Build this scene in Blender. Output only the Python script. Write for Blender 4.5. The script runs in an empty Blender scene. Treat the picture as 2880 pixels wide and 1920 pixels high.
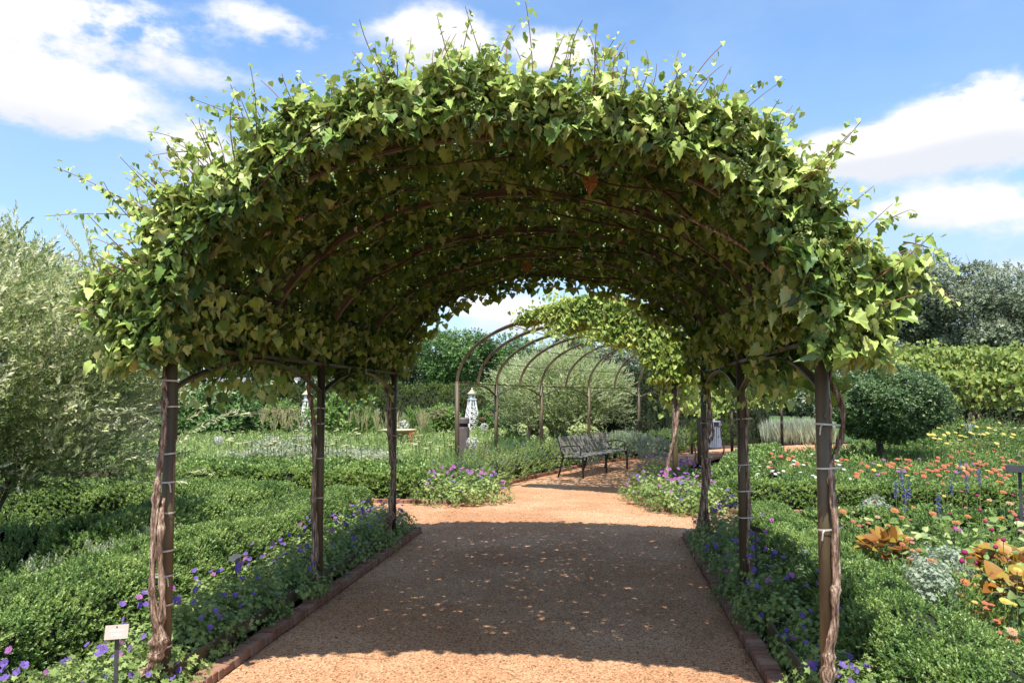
import bpy, math, random
import numpy as np
from mathutils import Vector, Matrix, noise as mnoise
rng = np.random.default_rng(7); random.seed(7)
S = bpy.context.scene
C = S.collection
R = math.radians
# ------------------------------------------------------------------ camera
F = 2150.0; PITCH = R(3.1); ROW = 1006.0; PHI = R(6.8); EYE = 1.6
cam = bpy.data.cameras.new('camera'); co = bpy.data.objects.new('camera', cam); C.objects.link(co)
co.location = (0, 0, EYE); co.rotation_euler = (R(90) + PITCH, 0, 0)
cam.sensor_width = 36; cam.lens = 36 * F / 2880; cam.shift_y = 46 / 2880
cam.clip_start = 0.05; cam.clip_end = 2000
S.camera = co
def ray(px, py):
    xc = (px - 1440) / F; yc = (ROW - py) / F
    return Vector((xc, math.cos(PITCH) - yc * math.sin(PITCH), math.sin(PITCH) + yc * math.cos(PITCH)))
def at(px, py, h=0.0):                     # photo position of something h metres above the ground
    d = ray(px, py); t = (h - EYE) / d.z
    return Vector((d.x * t, d.y * t, h))
def atd(px, py, z):                        # photo position of something z metres away
    d = ray(px, py); t = z / d.y
    return Vector((d.x * t, z, EYE + d.z * t))
def uv(u, v, h=0.0):                       # garden frame: u across the path, v along it
    return Vector((u * math.cos(PHI) + v * math.sin(PHI), -u * math.sin(PHI) + v * math.cos(PHI), h))
# ------------------------------------------------------------------ world
SUN_EL, SUN_AZ = R(66.5), R(186)             # azimuth measured clockwise from +Y
W = bpy.data.worlds.new('World'); S.world = W; W.use_nodes = True
nt = W.node_tree; nt.nodes.clear()
def nd(t, kind, **kw):
    n = t.nodes.new(kind)
    for k, v in kw.items():
        if k.startswith('i_'):
            n.inputs[k[2:].replace('_', ' ')].default_value = v
        else: setattr(n, k, v)
    return n
def mth(t, op, a, b=None, c=None, clamp=False):
    n = t.nodes.new('ShaderNodeMath'); n.operation = op; n.use_clamp = clamp
    for i, x in enumerate((a, b, c)):
        if x is None: continue
        if isinstance(x, (int, float)): n.inputs[i].default_value = x
        else: t.links.new(x, n.inputs[i])
    return n.outputs[0]
def sstep(t, x, a, b):
    n = t.nodes.new('ShaderNodeMapRange'); n.interpolation_type = 'SMOOTHSTEP'
    t.links.new(x, n.inputs[0]); n.inputs[1].default_value = a; n.inputs[2].default_value = b
    return n.outputs[0]
sky = nd(nt, 'ShaderNodeTexSky', sky_type='NISHITA', sun_disc=False)
sky.sun_elevation = SUN_EL; sky.sun_rotation = SUN_AZ
sky.air_density = 1.25; sky.dust_density = 0.6; sky.ozone_density = 2.6; sky.altitude = 100
tc = nd(nt, 'ShaderNodeTexCoord')
def dot(t, vec, c):
    n = t.nodes.new('ShaderNodeVectorMath'); n.operation = 'DOT_PRODUCT'
    t.links.new(vec, n.inputs[0]); n.inputs[1].default_value = c
    return n.outputs['Value']
D = tc.outputs['Generated']
# fluffy edge noises
nz = nd(nt, 'ShaderNodeTexNoise', noise_dimensions='3D', i_Scale=7.0, i_Detail=9.0, i_Roughness=0.56)
mp = nd(nt, 'ShaderNodeMapping'); mp.inputs['Scale'].default_value = (1, 1, 1.9)
nt.links.new(D, mp.inputs[0]); nt.links.new(mp.outputs[0], nz.inputs['Vector'])
nz2 = nd(nt, 'ShaderNodeTexNoise', noise_dimensions='3D', i_Scale=26.0, i_Detail=6.0, i_Roughness=0.6)
nt.links.new(mp.outputs[0], nz2.inputs['Vector'])
nz3 = nd(nt, 'ShaderNodeTexNoise', noise_dimensions='3D', i_Scale=2.1, i_Detail=6.0, i_Roughness=0.55)
nt.links.new(mp.outputs[0], nz3.inputs['Vector'])
warp = mth(nt, 'ADD', mth(nt, 'MULTIPLY', mth(nt, 'SUBTRACT', nz.outputs[0], 0.5), 2.9), mth(nt, 'MULTIPLY', mth(nt, 'SUBTRACT', nz2.outputs[0], 0.5), 1.3))
# the day's clouds: (px, py, half width, half height, density)
CL = [(130, 50, 260, 90, .8), (390, 75, 110, 65, .4), (120, 265, 180, 65, .95), (180, 345, 130, 50, .35), (720, 60, 120, 70, .6), (860, 110, 50, 40, .3),
      (1230, 105, 160, 85, .9), (1560, 160, 120, 75, .7), (560, 440, 120, 70, .6), (700, 230, 140, 50, .3),
      (2600, 405, 240, 62, 1.0), (2760, 310, 130, 85, 1.0), (2390, 440, 130, 50, .8), (2520, 585, 230, 38, .5), (2850, 590, 200, 60, .5),
      (1450, 880, 220, 70, .9), (20, 620, 90, 60, .4), (2900, 800, 150, 90, .5), (1900, 90, 500, 60, .06), (960, 100, 80, 40, .2)]
field = None; low = None
for (px, py, a, b, dn) in CL:
    d = ray(px, py).normalized()
    rt = Vector((d.y, -d.x, 0)).normalized(); up = rt.cross(d).normalized()
    k = F / ray(px, py).length
    x = mth(nt, 'MULTIPLY', dot(nt, D, rt), k / a); y = mth(nt, 'MULTIPLY', dot(nt, D, up), k / b)
    r2 = mth(nt, 'ADD', mth(nt, 'MULTIPLY', x, x), mth(nt, 'MULTIPLY', y, y))
    fr = mth(nt, 'GREATER_THAN', dot(nt, D, d), 0.2)
    g = mth(nt, 'MULTIPLY', mth(nt, 'MULTIPLY', mth(nt, 'POWER', 2.718, mth(nt, 'MULTIPLY', r2, -1.1)), dn), fr)
    lw = mth(nt, 'MULTIPLY', g, mth(nt, 'MULTIPLY', y, -1.0))
    field = g if field is None else mth(nt, 'ADD', field, g)
    low = lw if low is None else mth(nt, 'ADD', low, lw)
# scattered clouds over the rest of the sky, away from the ones above
sep = nd(nt, 'ShaderNodeSeparateXYZ'); nt.links.new(D, sep.inputs[0])
behind = sstep(nt, sep.outputs['Y'], 0.55, 0.1)
rest = mth(nt, 'MULTIPLY', mth(nt, 'MULTIPLY', sstep(nt, nz3.outputs[0], 0.48, 0.62), 0.8), behind)
field = mth(nt, 'ADD', field, rest)
dens = sstep(nt, mth(nt, 'MULTIPLY', field, mth(nt, 'ADD', warp, 1.0)), 0.28, 0.74)
dens = mth(nt, 'MULTIPLY', dens, sstep(nt, sep.outputs['Z'], 0.0, 0.06))
haze_w = mth(nt, 'MULTIPLY', sstep(nt, sep.outputs['Z'], 0.5, -0.02), 0.55)
thin = mth(nt, 'MULTIPLY', sstep(nt, nz3.outputs[0], 0.35, 0.7), 0.45)
shade = mth(nt, 'ADD', sstep(nt, low, -0.15, 0.55), mth(nt, 'MULTIPLY', mth(nt, 'SUBTRACT', nz.outputs[0], 0.5), 0.9), clamp=True)
def mixc(t, f, a, b):
    n = t.nodes.new('ShaderNodeMix'); n.data_type = 'RGBA'
    if isinstance(f, (int, float)): n.inputs[0].default_value = f
    else: t.links.new(f, n.inputs[0])
    for i, x in ((6, a), (7, b)):
        if isinstance(x, (tuple, list)): n.inputs[i].default_value = (*x, 1) if len(x) == 3 else x
        else: t.links.new(x, n.inputs[i])
    return n.outputs[2]
ccol = mixc(nt, shade, (5.3, 5.25, 5.3), (4.0, 4.15, 4.5))
tint = nd(nt, 'ShaderNodeVectorMath', operation='MULTIPLY'); tint.inputs[1].default_value = (.82, 1.0, 1.16)
nt.links.new(sky.outputs[0], tint.inputs[0])
c1 = mixc(nt, mth(nt, 'ADD', haze_w, thin), tint.outputs[0], (2.9, 3.65, 4.7))
c2 = mixc(nt, dens, c1, ccol)
bg = nd(nt, 'ShaderNodeBackground', i_Strength=0.127); nt.links.new(c2, bg.inputs[0])
wo = nd(nt, 'ShaderNodeOutputWorld'); nt.links.new(bg.outputs[0], wo.inputs[0])
W.cycles.sampling_method = 'MANUAL'; W.cycles.sample_map_resolution = 512
sd = bpy.data.lights.new('sun', 'SUN'); so = bpy.data.objects.new('sun', sd); C.objects.link(so)
sd.energy = 4.9; sd.angle = R(0.53); sd.color = (1.0, 0.95, 0.86)
tosun = Vector((math.sin(SUN_AZ) * math.cos(SUN_EL), math.cos(SUN_AZ) * math.cos(SUN_EL), math.sin(SUN_EL)))
so.rotation_euler = tosun.to_track_quat('Z', 'Y').to_euler(); so.location = (0, -5, 30)
S.view_settings.view_transform = 'Standard'; S.view_settings.look = 'None'
S.view_settings.exposure = 0.75; S.view_settings.gamma = 1.0; S.view_settings.use_curve_mapping = False
S.cycles.max_bounces = 8; S.cycles.transparent_max_bounces = 4; S.cycles.transmission_bounces = 4; S.cycles.diffuse_bounces = 2
S.cycles.sample_clamp_indirect = 6
# ------------------------------------------------------------------ materials
def new_mat(name):
    m = bpy.data.materials.new(name); m.use_nodes = True; t = m.node_tree
    return m, t, t.nodes['Principled BSDF'], t.nodes['Material Output']
def ramp(t, fac, cols):
    n = t.nodes.new('ShaderNodeValToRGB'); e = n.color_ramp.elements
    while len(e) < len(cols): e.new(0.5)
    for i, (p, c) in enumerate(cols): e[i].position = p; e[i].color = (*c, 1)
    t.links.new(fac, n.inputs[0]); return n.outputs[0]
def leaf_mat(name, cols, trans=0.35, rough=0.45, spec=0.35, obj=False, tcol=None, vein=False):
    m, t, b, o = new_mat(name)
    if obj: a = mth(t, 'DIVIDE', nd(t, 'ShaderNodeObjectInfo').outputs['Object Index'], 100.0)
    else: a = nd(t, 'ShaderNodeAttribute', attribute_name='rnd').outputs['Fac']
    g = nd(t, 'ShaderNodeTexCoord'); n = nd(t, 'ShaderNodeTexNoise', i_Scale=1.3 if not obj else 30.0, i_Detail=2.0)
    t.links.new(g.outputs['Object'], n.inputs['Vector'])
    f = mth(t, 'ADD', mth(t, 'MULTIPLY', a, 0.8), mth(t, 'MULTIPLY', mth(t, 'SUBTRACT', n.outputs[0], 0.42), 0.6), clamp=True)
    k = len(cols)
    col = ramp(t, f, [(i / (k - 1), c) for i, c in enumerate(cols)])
    back = nd(t, 'ShaderNodeNewGeometry').outputs['Backfacing']
    hsv = nd(t, 'ShaderNodeHueSaturation', i_Saturation=0.8, i_Value=1.05); t.links.new(col, hsv.inputs['Color'])
    col = mixc(t, back, col, hsv.outputs[0])
    t.links.new(col, b.inputs['Base Color'])
    b.inputs['Roughness'].default_value = rough; b.inputs['Specular IOR Level'].default_value = spec
    tr = nd(t, 'ShaderNodeBsdfTranslucent')
    h2 = nd(t, 'ShaderNodeHueSaturation', i_Hue=0.485, i_Saturation=1.15, i_Value=1.35); t.links.new(col, h2.inputs['Color']); t.links.new(h2.outputs[0], tr.inputs[0])
    mx = nd(t, 'ShaderNodeMixShader'); mx.inputs[0].default_value = trans
    t.links.new(b.outputs[0], mx.inputs[1]); t.links.new(tr.outputs[0], mx.inputs[2]); t.links.new(mx.outputs[0], o.inputs[0])
    return m
def noise_mat(name, cols, scale=8.0, rough=0.8, bump=0.3, bscale=40.0, metal=0.0, spec=0.3, stretch=(1, 1, 1), objvar=0.0, dist=0.01, detail=6.0):
    m, t, b, o = new_mat(name)
    g = nd(t, 'ShaderNodeTexCoord'); mpn = nd(t, 'ShaderNodeMapping'); mpn.inputs['Scale'].default_value = stretch
    t.links.new(g.outputs['Object'], mpn.inputs[0])
    n = nd(t, 'ShaderNodeTexNoise', i_Scale=scale, i_Detail=detail, i_Roughness=0.6); t.links.new(mpn.outputs[0], n.inputs['Vector'])
    f = sstep(t, n.outputs[0], 0.3, 0.7)
    if objvar:
        oi = nd(t, 'ShaderNodeObjectInfo').outputs['Random']
        f = mth(t, 'ADD', mth(t, 'MULTIPLY', f, 1 - objvar), mth(t, 'MULTIPLY', oi, objvar), clamp=True)
    k = len(cols)
    t.links.new(ramp(t, f, [(i / max(1, k - 1), c) for i, c in enumerate(cols)]), b.inputs['Base Color'])
    b.inputs['Roughness'].default_value = rough; b.inputs['Metallic'].default_value = metal; b.inputs['Specular IOR Level'].default_value = spec
    if bump:
        n2 = nd(t, 'ShaderNodeTexNoise', i_Scale=bscale, i_Detail=5.0); t.links.new(mpn.outputs[0], n2.inputs['Vector'])
        bp = nd(t, 'ShaderNodeBump', i_Strength=bump, i_Distance=dist); t.links.new(n2.outputs[0], bp.inputs['Height']); t.links.new(bp.outputs[0], b.inputs['Normal'])
    return m
M = {}
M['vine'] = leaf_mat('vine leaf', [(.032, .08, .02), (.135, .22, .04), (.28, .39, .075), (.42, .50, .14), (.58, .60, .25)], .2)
M['vine_o'] = leaf_mat('vine leaf single', [(.03, .08, .022), (.16, .27, .05), (.33, .43, .10), (.53, .56, .21)], .2, obj=True)
M['vine_y'] = leaf_mat('yellowing vine leaf', [(.14, .23, .045), (.27, .38, .075), (.42, .49, .12), (.56, .55, .18)], .35)
M['vine_m'] = leaf_mat('far vine leaf', [(.12, .19, .045), (.2, .28, .06), (.28, .34, .08), (.36, .38, .1)], .32)
M['dead'] = leaf_mat('dry leaf', [(.25, .12, .04), (.4, .2, .06), (.5, .3, .08)], .25)
M['grape'] = leaf_mat('grape bunch', [(.12, .17, .05), (.2, .25, .08)], .1)
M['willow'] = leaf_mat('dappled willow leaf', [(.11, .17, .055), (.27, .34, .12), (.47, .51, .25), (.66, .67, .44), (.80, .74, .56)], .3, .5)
M['willow2'] = leaf_mat('dappled willow leaf in the distance', [(.18, .25, .09), (.34, .42, .17), (.5, .56, .3), (.64, .66, .44)], .3, .5)
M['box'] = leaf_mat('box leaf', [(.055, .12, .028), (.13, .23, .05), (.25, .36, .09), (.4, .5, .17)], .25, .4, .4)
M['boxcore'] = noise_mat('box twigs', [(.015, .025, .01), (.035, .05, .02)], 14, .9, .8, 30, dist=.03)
M['ger'] = leaf_mat('geranium leaf', [(.08, .14, .04), (.18, .27, .07), (.32, .4, .13), (.46, .5, .22)], .28)
M['yew'] = leaf_mat('conifer hedge leaf', [(.04, .065, .02), (.08, .12, .025), (.14, .19, .035), (.2, .25, .055)], .15, .6)
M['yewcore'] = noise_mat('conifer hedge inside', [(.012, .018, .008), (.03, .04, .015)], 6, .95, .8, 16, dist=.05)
M['dark'] = leaf_mat('dark hedge leaf', [(.02, .04, .018), (.035, .065, .025), (.06, .1, .035)], .15, .5)
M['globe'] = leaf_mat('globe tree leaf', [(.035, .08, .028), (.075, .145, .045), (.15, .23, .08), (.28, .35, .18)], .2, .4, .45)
M['herb'] = leaf_mat('herbaceous leaf', [(.06, .12, .03), (.13, .23, .05), (.24, .35, .09), (.4, .49, .17)], .3)
M['meadow'] = leaf_mat('meadow leaf', [(.12, .20, .05), (.22, .33, .09), (.38, .48, .16), (.6, .64, .34)], .3)
M['mist'] = leaf_mat('white haze of small flowers', [(.22, .29, .14), (.38, .42, .27), (.55, .56, .43)], .3)
M['silver'] = leaf_mat('silver leaf', [(.18, .25, .15), (.33, .39, .28), (.5, .54, .45)], .25)
M['coleus'] = leaf_mat('coleus leaf', [(.22, .09, .015), (.34, .15, .03), (.38, .26, .04), (.26, .28, .05)], .3)
M['grass'] = leaf_mat('pale ornamental grass', [(.3, .38, .24), (.45, .5, .36), (.58, .6, .46)], .3)
M['blade'] = leaf_mat('grass blade', [(.05, .13, .03), (.1, .2, .05), (.16, .27, .07)], .35)
M['tan'] = leaf_mat('tan seed spike', [(.30, .28, .12), (.45, .4, .19), (.55, .48, .25)], .25)
M['tree1'] = leaf_mat('grey green tree leaf', [(.09, .115, .065), (.16, .2, .115), (.26, .31, .2), (.4, .45, .33)], .25)
M['tree2'] = leaf_mat('bright green tree leaf', [(.04, .09, .025), (.08, .16, .04), (.14, .25, .07), (.2, .32, .1)], .25)
M['tree3'] = leaf_mat('deep green tree leaf', [(.045, .075, .035), (.08, .13, .055), (.14, .2, .085), (.22, .29, .13)], .22)
def petal(name, c, c2=None): return leaf_mat(name, [c, c2 or tuple(min(1, x * 1.35) for x in c)], .3, .7, .05)
M['purple'] = petal('violet petal', (.085, .025, .30), (.20, .08, .46)); M['magenta'] = petal('magenta petal', (.26, .035, .24), (.42, .10, .40))
M['orange'] = petal('orange petal', (.42, .07, .002), (.47, .12, .003)); M['yellow'] = petal('yellow petal', (.5, .36, .008), (.56, .44, .02))
M['coral'] = petal('coral petal', (.38, .055, .035), (.46, .12, .08)); M['peach'] = petal('peach petal', (.46, .22, .11), (.52, .32, .2)); M['pink'] = petal('pink petal', (.36, .04, .13), (.5, .13, .24))
M['white'] = petal('white petal', (.5, .5, .44), (.6, .6, .55)); M['cream'] = petal('cream floret', (.42, .40, .22), (.54, .51, .33)); M['lime'] = petal('lime hydrangea floret', (.34, .42, .15), (.5, .55, .26))
M['rose'] = petal('dusty rose floret', (.34, .17, .11), (.48, .28, .19)); M['tancl'] = petal('tan floret', (.30, .25, .15), (.44, .38, .25)); M['blue'] = petal('blue floret', (.09, .08, .28), (.19, .18, .42)); M['red'] = petal('red petal', (.38, .015, .01), (.45, .03, .02))
M['metal'] = noise_mat('bronze painted steel', [(.05, .036, .02), (.09, .066, .035), (.13, .10, .054)], 5, .5, .15, 60, spec=.4, stretch=(1, 1, .3))
M['bark'] = noise_mat('stringy vine bark', [(.06, .032, .02), (.30, .19, .13), (.66, .51, .39)], 70, .9, 1.0, 150, stretch=(1, 1, .13), dist=.02)
M['bark2'] = noise_mat('grey bark', [(.045, .04, .03), (.1, .085, .065), (.17, .15, .12)], 9, .9, .8, 30, stretch=(1, 1, .25), dist=.02)
M['cane'] = noise_mat('red brown cane', [(.035, .018, .012), (.09, .045, .028)], 12, .8, .5, 50)
M['shoot'] = noise_mat('young red shoot', [(.2, .12, .05), (.3, .1, .07)], 9, .6, 0)
M['stem'] = noise_mat('green stem', [(.09, .15, .04), (.16, .22, .07)], 9, .7, 0)
M['tie'] = noise_mat('white plastic tie', [(.45, .44, .38), (.62, .6, .52)], 20, .6, 0)
M['brick'] = noise_mat('clay brick', [(.13, .062, .04), (.24, .115, .072), (.35, .19, .125)], 14, .85, .6, 90, objvar=.5, dist=.004)
M['greybrick'] = noise_mat('weathered brick', [(.16, .09, .065), (.26, .15, .1), (.36, .22, .15)], 14, .9, .6, 90, objvar=.5, dist=.004)
M['bench'] = noise_mat('grey bench board', [(.17, .155, .145), (.27, .25, .235)], 6, .6, .3, 40, stretch=(.3, 3, 3), dist=.003)
M['bollard'] = noise_mat('taupe painted steel', [(.11, .085, .085), (.14, .11, .11)], 4, .5, .05, 40)
M['bin'] = noise_mat('blue grey painted steel', [(.16, .19, .26), (.2, .23, .31)], 4, .45, .05, 40)
M['black'] = noise_mat('black metal', [(.012, .012, .013), (.025, .025, .027)], 6, .5, .05, 40)
M['sign'] = noise_mat('pale engraved label', [(.40, .335, .28), (.44, .375, .315)], 5, .35, .02, 60)
M['ink'] = noise_mat('white engraving', [(.78, .76, .72), (.82, .8, .76)], 5, .5, 0)
M['stake'] = noise_mat('dark grey stake', [(.05, .05, .055), (.08, .08, .085)], 6, .5, .1, 40)
M['wpaint'] = noise_mat('white painted wood', [(.66, .66, .62), (.8, .8, .77)], 9, .55, .1, 40)
M['roofw'] = noise_mat('weathered shingle', [(.34, .29, .2), (.5, .44, .33)], 30, .8, .3, 60)
M['stone'] = noise_mat('buff stone', [(.42, .34, .2), (.55, .46, .3)], 12, .85, .4, 50)
M['roof'] = noise_mat('grey asphalt shingle', [(.12, .12, .135), (.19, .19, .21)], 3, .9, .3, 20)
M['wall'] = noise_mat('pale house siding', [(.5, .5, .48), (.58, .58, .55)], 2, .8, 0)
M['redwall'] = noise_mat('red painted boards', [(.35, .05, .03), (.5, .1, .05)], 3, .7, 0)
M['skin'] = noise_mat('skin', [(.55, .3, .18), (.62, .36, .23)], 5, .5, 0)
M['navy'] = noise_mat('dark cloth', [(.012, .012, .022), (.03, .03, .05)], 5, .9, 0)
M['lilac'] = noise_mat('grey lilac cloth', [(.27, .27, .36), (.36, .35, .45)], 5, .9, 0)
M['hair'] = noise_mat('dark brown hair', [(.02, .012, .008), (.06, .035, .02)], 30, .6, .3, 60)
def sand_mat():
    m, t, b, o = new_mat('orange crushed stone'); g = nd(t, 'ShaderNodeTexCoord').outputs['Object']
    def nz_(s, d=4.0, r=.6):
        n = nd(t, 'ShaderNodeTexNoise', i_Scale=s, i_Detail=d, i_Roughness=r); t.links.new(g, n.inputs['Vector']); return n.outputs[0]
    v = nd(t, 'ShaderNodeTexVoronoi', i_Scale=95.0); t.links.new(g, v.inputs['Vector'])
    base = ramp(t, sstep(t, nz_(.55, 7, .65), .36, .64), [(0, (.40, .215, .115)), (.55, (.47, .27, .155)), (1, (.53, .33, .2))])
    gray = nd(t, 'ShaderNodeRGBToBW'); t.links.new(v.outputs['Color'], gray.inputs[0])
    grain = ramp(t, gray.outputs[0], [(.12, (.25, .17, .11)), (.35, (.8, .74, .7)), (.65, (1, 1, 1)), (.95, (1.5, 1.5, 1.45))])
    mx = nd(t, 'ShaderNodeMix', data_type='RGBA', blend_type='MULTIPLY'); mx.inputs[0].default_value = .9
    t.links.new(base, mx.inputs[6]); t.links.new(grain, mx.inputs[7])
    dk = mth(t, 'MULTIPLY', sstep(t, nz_(21, 6, .75), .55, .72), .6)
    c = mixc(t, dk, mx.outputs[2], (.16, .09, .05))
    t.links.new(c, b.inputs['Base Color']); b.inputs['Roughness'].default_value = .95; b.inputs['Specular IOR Level'].default_value = .15
    h = mth(t, 'ADD', mth(t, 'MULTIPLY', v.outputs['Distance'], .5), mth(t, 'ADD', mth(t, 'MULTIPLY', nz_(30, 5), .6), mth(t, 'MULTIPLY', nz_(4, 3), 1.6)))
    bp = nd(t, 'ShaderNodeBump', i_Strength=.8, i_Distance=.012); t.links.new(h, bp.inputs['Height']); t.links.new(bp.outputs[0], b.inputs['Normal'])
    return m
M['sand'] = sand_mat()
M['soil'] = noise_mat('bark mulch soil', [(.035, .02, .013), (.075, .045, .03), (.15, .10, .07)], 25, .95, 1.0, 45, dist=.03)
M['grit'] = leaf_mat('loose stone chips', [(.25, .12, .06), (.5, .29, .15), (.68, .46, .28)], 0, .9, .2)
M['lawn'] = noise_mat('lawn', [(.04, .08, .02), (.07, .13, .03)], 3, .9, .5, 60, dist=.02)
# ------------------------------------------------------------------ mesh helpers
def link(name, me, parent=None):
    o = bpy.data.objects.new(name, me); C.objects.link(o)
    if parent is not None: o.parent = parent
    return o
def thing(name, label, cat, loc=(0, 0, 0), rz=0.0, group=None):
    o = link(name, None); o.location = loc; o.rotation_euler = (0, 0, rz)
    o['label'] = label; o['category'] = cat
    if group: o['group'] = group
    return o
def tag(o, label, cat, group=None):
    o['label'] = label; o['category'] = cat
    if group: o['group'] = group
    return o
class MB:
    def __init__(s): s.v = []; s.f = []
    def add(s, vs, fs):
        k = len(s.v); s.v.extend([tuple(x) for x in vs]); s.f.extend([tuple(i + k for i in f) for f in fs]); return s
    def box(s, cx, cy, cz, x, y, z, rot=None, bev=0.0):
        if bev:
            b = bev; pts = []
            for sz in (-1, 1):
                for (ix, iy) in ((-1, -1), (1, -1), (1, 1), (-1, 1)):
                    pts.append((ix * (x / 2), iy * (y / 2), sz * (z / 2 - b)))
            for (ix, iy) in ((-1, -1), (1, -1), (1, 1), (-1, 1)):
                pts.append((ix * (x / 2 - b), iy * (y / 2 - b), z / 2))
            fs = [(3, 2, 1, 0), (0, 1, 5, 4), (1, 2, 6, 5), (2, 3, 7, 6), (3, 0, 4, 7), (4, 5, 9, 8), (5, 6, 10, 9), (6, 7, 11, 10), (7, 4, 8, 11), (8, 9, 10, 11)]
        else:
            pts = [(ix * x / 2, iy * y / 2, iz * z / 2) for iz in (-1, 1) for (ix, iy) in ((-1, -1), (1, -1), (1, 1), (-1, 1))]
            fs = [(3, 2, 1, 0), (4, 5, 6, 7), (0, 1, 5, 4), (1, 2, 6, 5), (2, 3, 7, 6), (3, 0, 4, 7)]
        P = [Vector(p) for p in pts]
        if rot is not None: P = [rot @ p for p in P]
        return s.add([p + Vector((cx, cy, cz)) for p in P], fs)
    def tube(s, pts, rad, n=8, rect=None, cap=True, gnarl=0.0):
        pts = [Vector(p) for p in pts]; L = len(pts); rings = []; ref = None
        for i, p in enumerate(pts):
            t = (pts[min(i + 1, L - 1)] - pts[max(i - 1, 0)]).normalized()
            if ref is None:
                ref = Vector((0, 0, 1)) if abs(t.z) < .9 else Vector((0, 1, 0))
            a = (ref - t * ref.dot(t)).normalized(); b = t.cross(a); ref = a
            r = rad[i] if isinstance(rad, (list, tuple)) else rad
            if rect:
                w, h = rect; rings.append([p + b * sx * w / 2 + a * sy * h / 2 for sx, sy in ((-1, -1), (1, -1), (1, 1), (-1, 1))])
            else:
                ring = []
                for k in range(n):
                    an = 2 * math.pi * k / n; rr = r
                    if gnarl: rr = r * (1 + gnarl * (mnoise.noise(Vector((p.x * 9 + math.cos(an) * 1.6, p.y * 9 + math.sin(an) * 1.6, p.z * 7))) * 1.3 + .35 * mnoise.noise(Vector((math.cos(an) * 4, math.sin(an) * 4, p.z * 30)))))
                    ring.append(p + a * rr * math.cos(an) + b * rr * math.sin(an))
                rings.append(ring)
        m = len(rings[0]); fs = []
        for i in range(L - 1):
            for k in range(m):
                q = (k + 1) % m; fs.append((i * m + k, i * m + q, (i + 1) * m + q, (i + 1) * m + k))
        if cap: fs.append(tuple(range(m))[::-1]); fs.append(tuple((L - 1) * m + k for k in range(m)))
        return s.add([v for r_ in rings for v in r_], fs)
    def lathe(s, prof, n=24, c=(0, 0, 0)):
        vs = [(c[0] + r * math.cos(2 * math.pi * k / n), c[1] + r * math.sin(2 * math.pi * k / n), c[2] + z) for r, z in prof for k in range(n)]
        fs = [(i * n + k, i * n + (k + 1) % n, (i + 1) * n + (k + 1) % n, (i + 1) * n + k) for i in range(len(prof) - 1) for k in range(n)]
        fs.append(tuple((len(prof) - 1) * n + k for k in range(n))); fs.append(tuple(range(n))[::-1])
        return s.add(vs, fs)
    def mesh(s, name, mat, smooth=False):
        me = bpy.data.meshes.new(name); me.from_pydata(s.v, [], s.f); me.materials.append(M[mat] if isinstance(mat, str) else mat)
        if smooth: me.polygons.foreach_set('use_smooth', [True] * len(me.polygons))
        me.update(); return me
    def build(s, name, mat, parent=None, smooth=False): return link(name, s.mesh(name, mat, smooth), parent)
def frames(t, n):                            # rows: x, y (=tip direction), z (=normal)
    t = t / np.linalg.norm(t, axis=1, keepdims=True)
    x = np.cross(t, n); x /= np.linalg.norm(x, axis=1, keepdims=True) + 1e-9
    z = np.cross(x, t); return np.stack([x, t, z], axis=2)
def rvec(n): 
    a = rng.normal(size=(n, 3)); return a / np.linalg.norm(a, axis=1, keepdims=True)
def scatter(name, tmpl, pos, fr, sc, mat, parent=None, stuff=False, per_leaf=True, rnd=None, obj=None, mesh_only=False):
    parts = tmpl if isinstance(tmpl, list) else [tmpl]
    pos = np.asarray(pos, float); N = len(pos); sc = np.broadcast_to(np.asarray(sc, float), (N,))
    pick = rng.integers(0, len(parts), N); Vs, Fs, Rn = [], [], []; base = 0
    for i, (tv, tf, tl) in enumerate(parts):
        ix = np.where(pick == i)[0]
        if len(ix) == 0: continue
        tv = np.asarray(tv, float); tf = np.asarray(tf, int); nv = len(tv)
        V = np.einsum('nij,vj->nvi', fr[ix], tv) * sc[ix][:, None, None] + pos[ix][:, None, :]
        Vs.append(V.reshape(-1, 3))
        Fs.append((tf[None] + (np.arange(len(ix)) * nv)[:, None, None] + base).reshape(-1, 3)); base += len(ix) * nv
        nl = max(tl) + 1
        lr = rng.random((len(ix), nl)) if rnd is None else np.clip(rnd[ix][:, None] + rng.normal(0, .14, (len(ix), nl)), 0, 1)
        Rn.append(lr[:, np.asarray(tl)].reshape(-1))
    V = np.concatenate(Vs); Fc = np.concatenate(Fs); Rn = np.concatenate(Rn)
    me = bpy.data.meshes.new(name); me.vertices.add(len(V)); me.vertices.foreach_set('co', V.astype(np.float32).ravel())
    me.loops.add(len(Fc) * 3); me.loops.foreach_set('vertex_index', Fc.astype(np.int32).ravel())
    me.polygons.add(len(Fc)); me.polygons.foreach_set('loop_start', np.arange(0, len(Fc) * 3, 3, dtype=np.int32))
    at_ = me.attributes.new('rnd', 'FLOAT', 'FACE'); at_.data.foreach_set('value', Rn.astype(np.float32))
    me.update(calc_edges=True); me.materials.append(M[mat])
    if mesh_only: return me
    o = link(name, me, parent)
    if stuff: o['kind'] = 'stuff'
    return o
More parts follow.
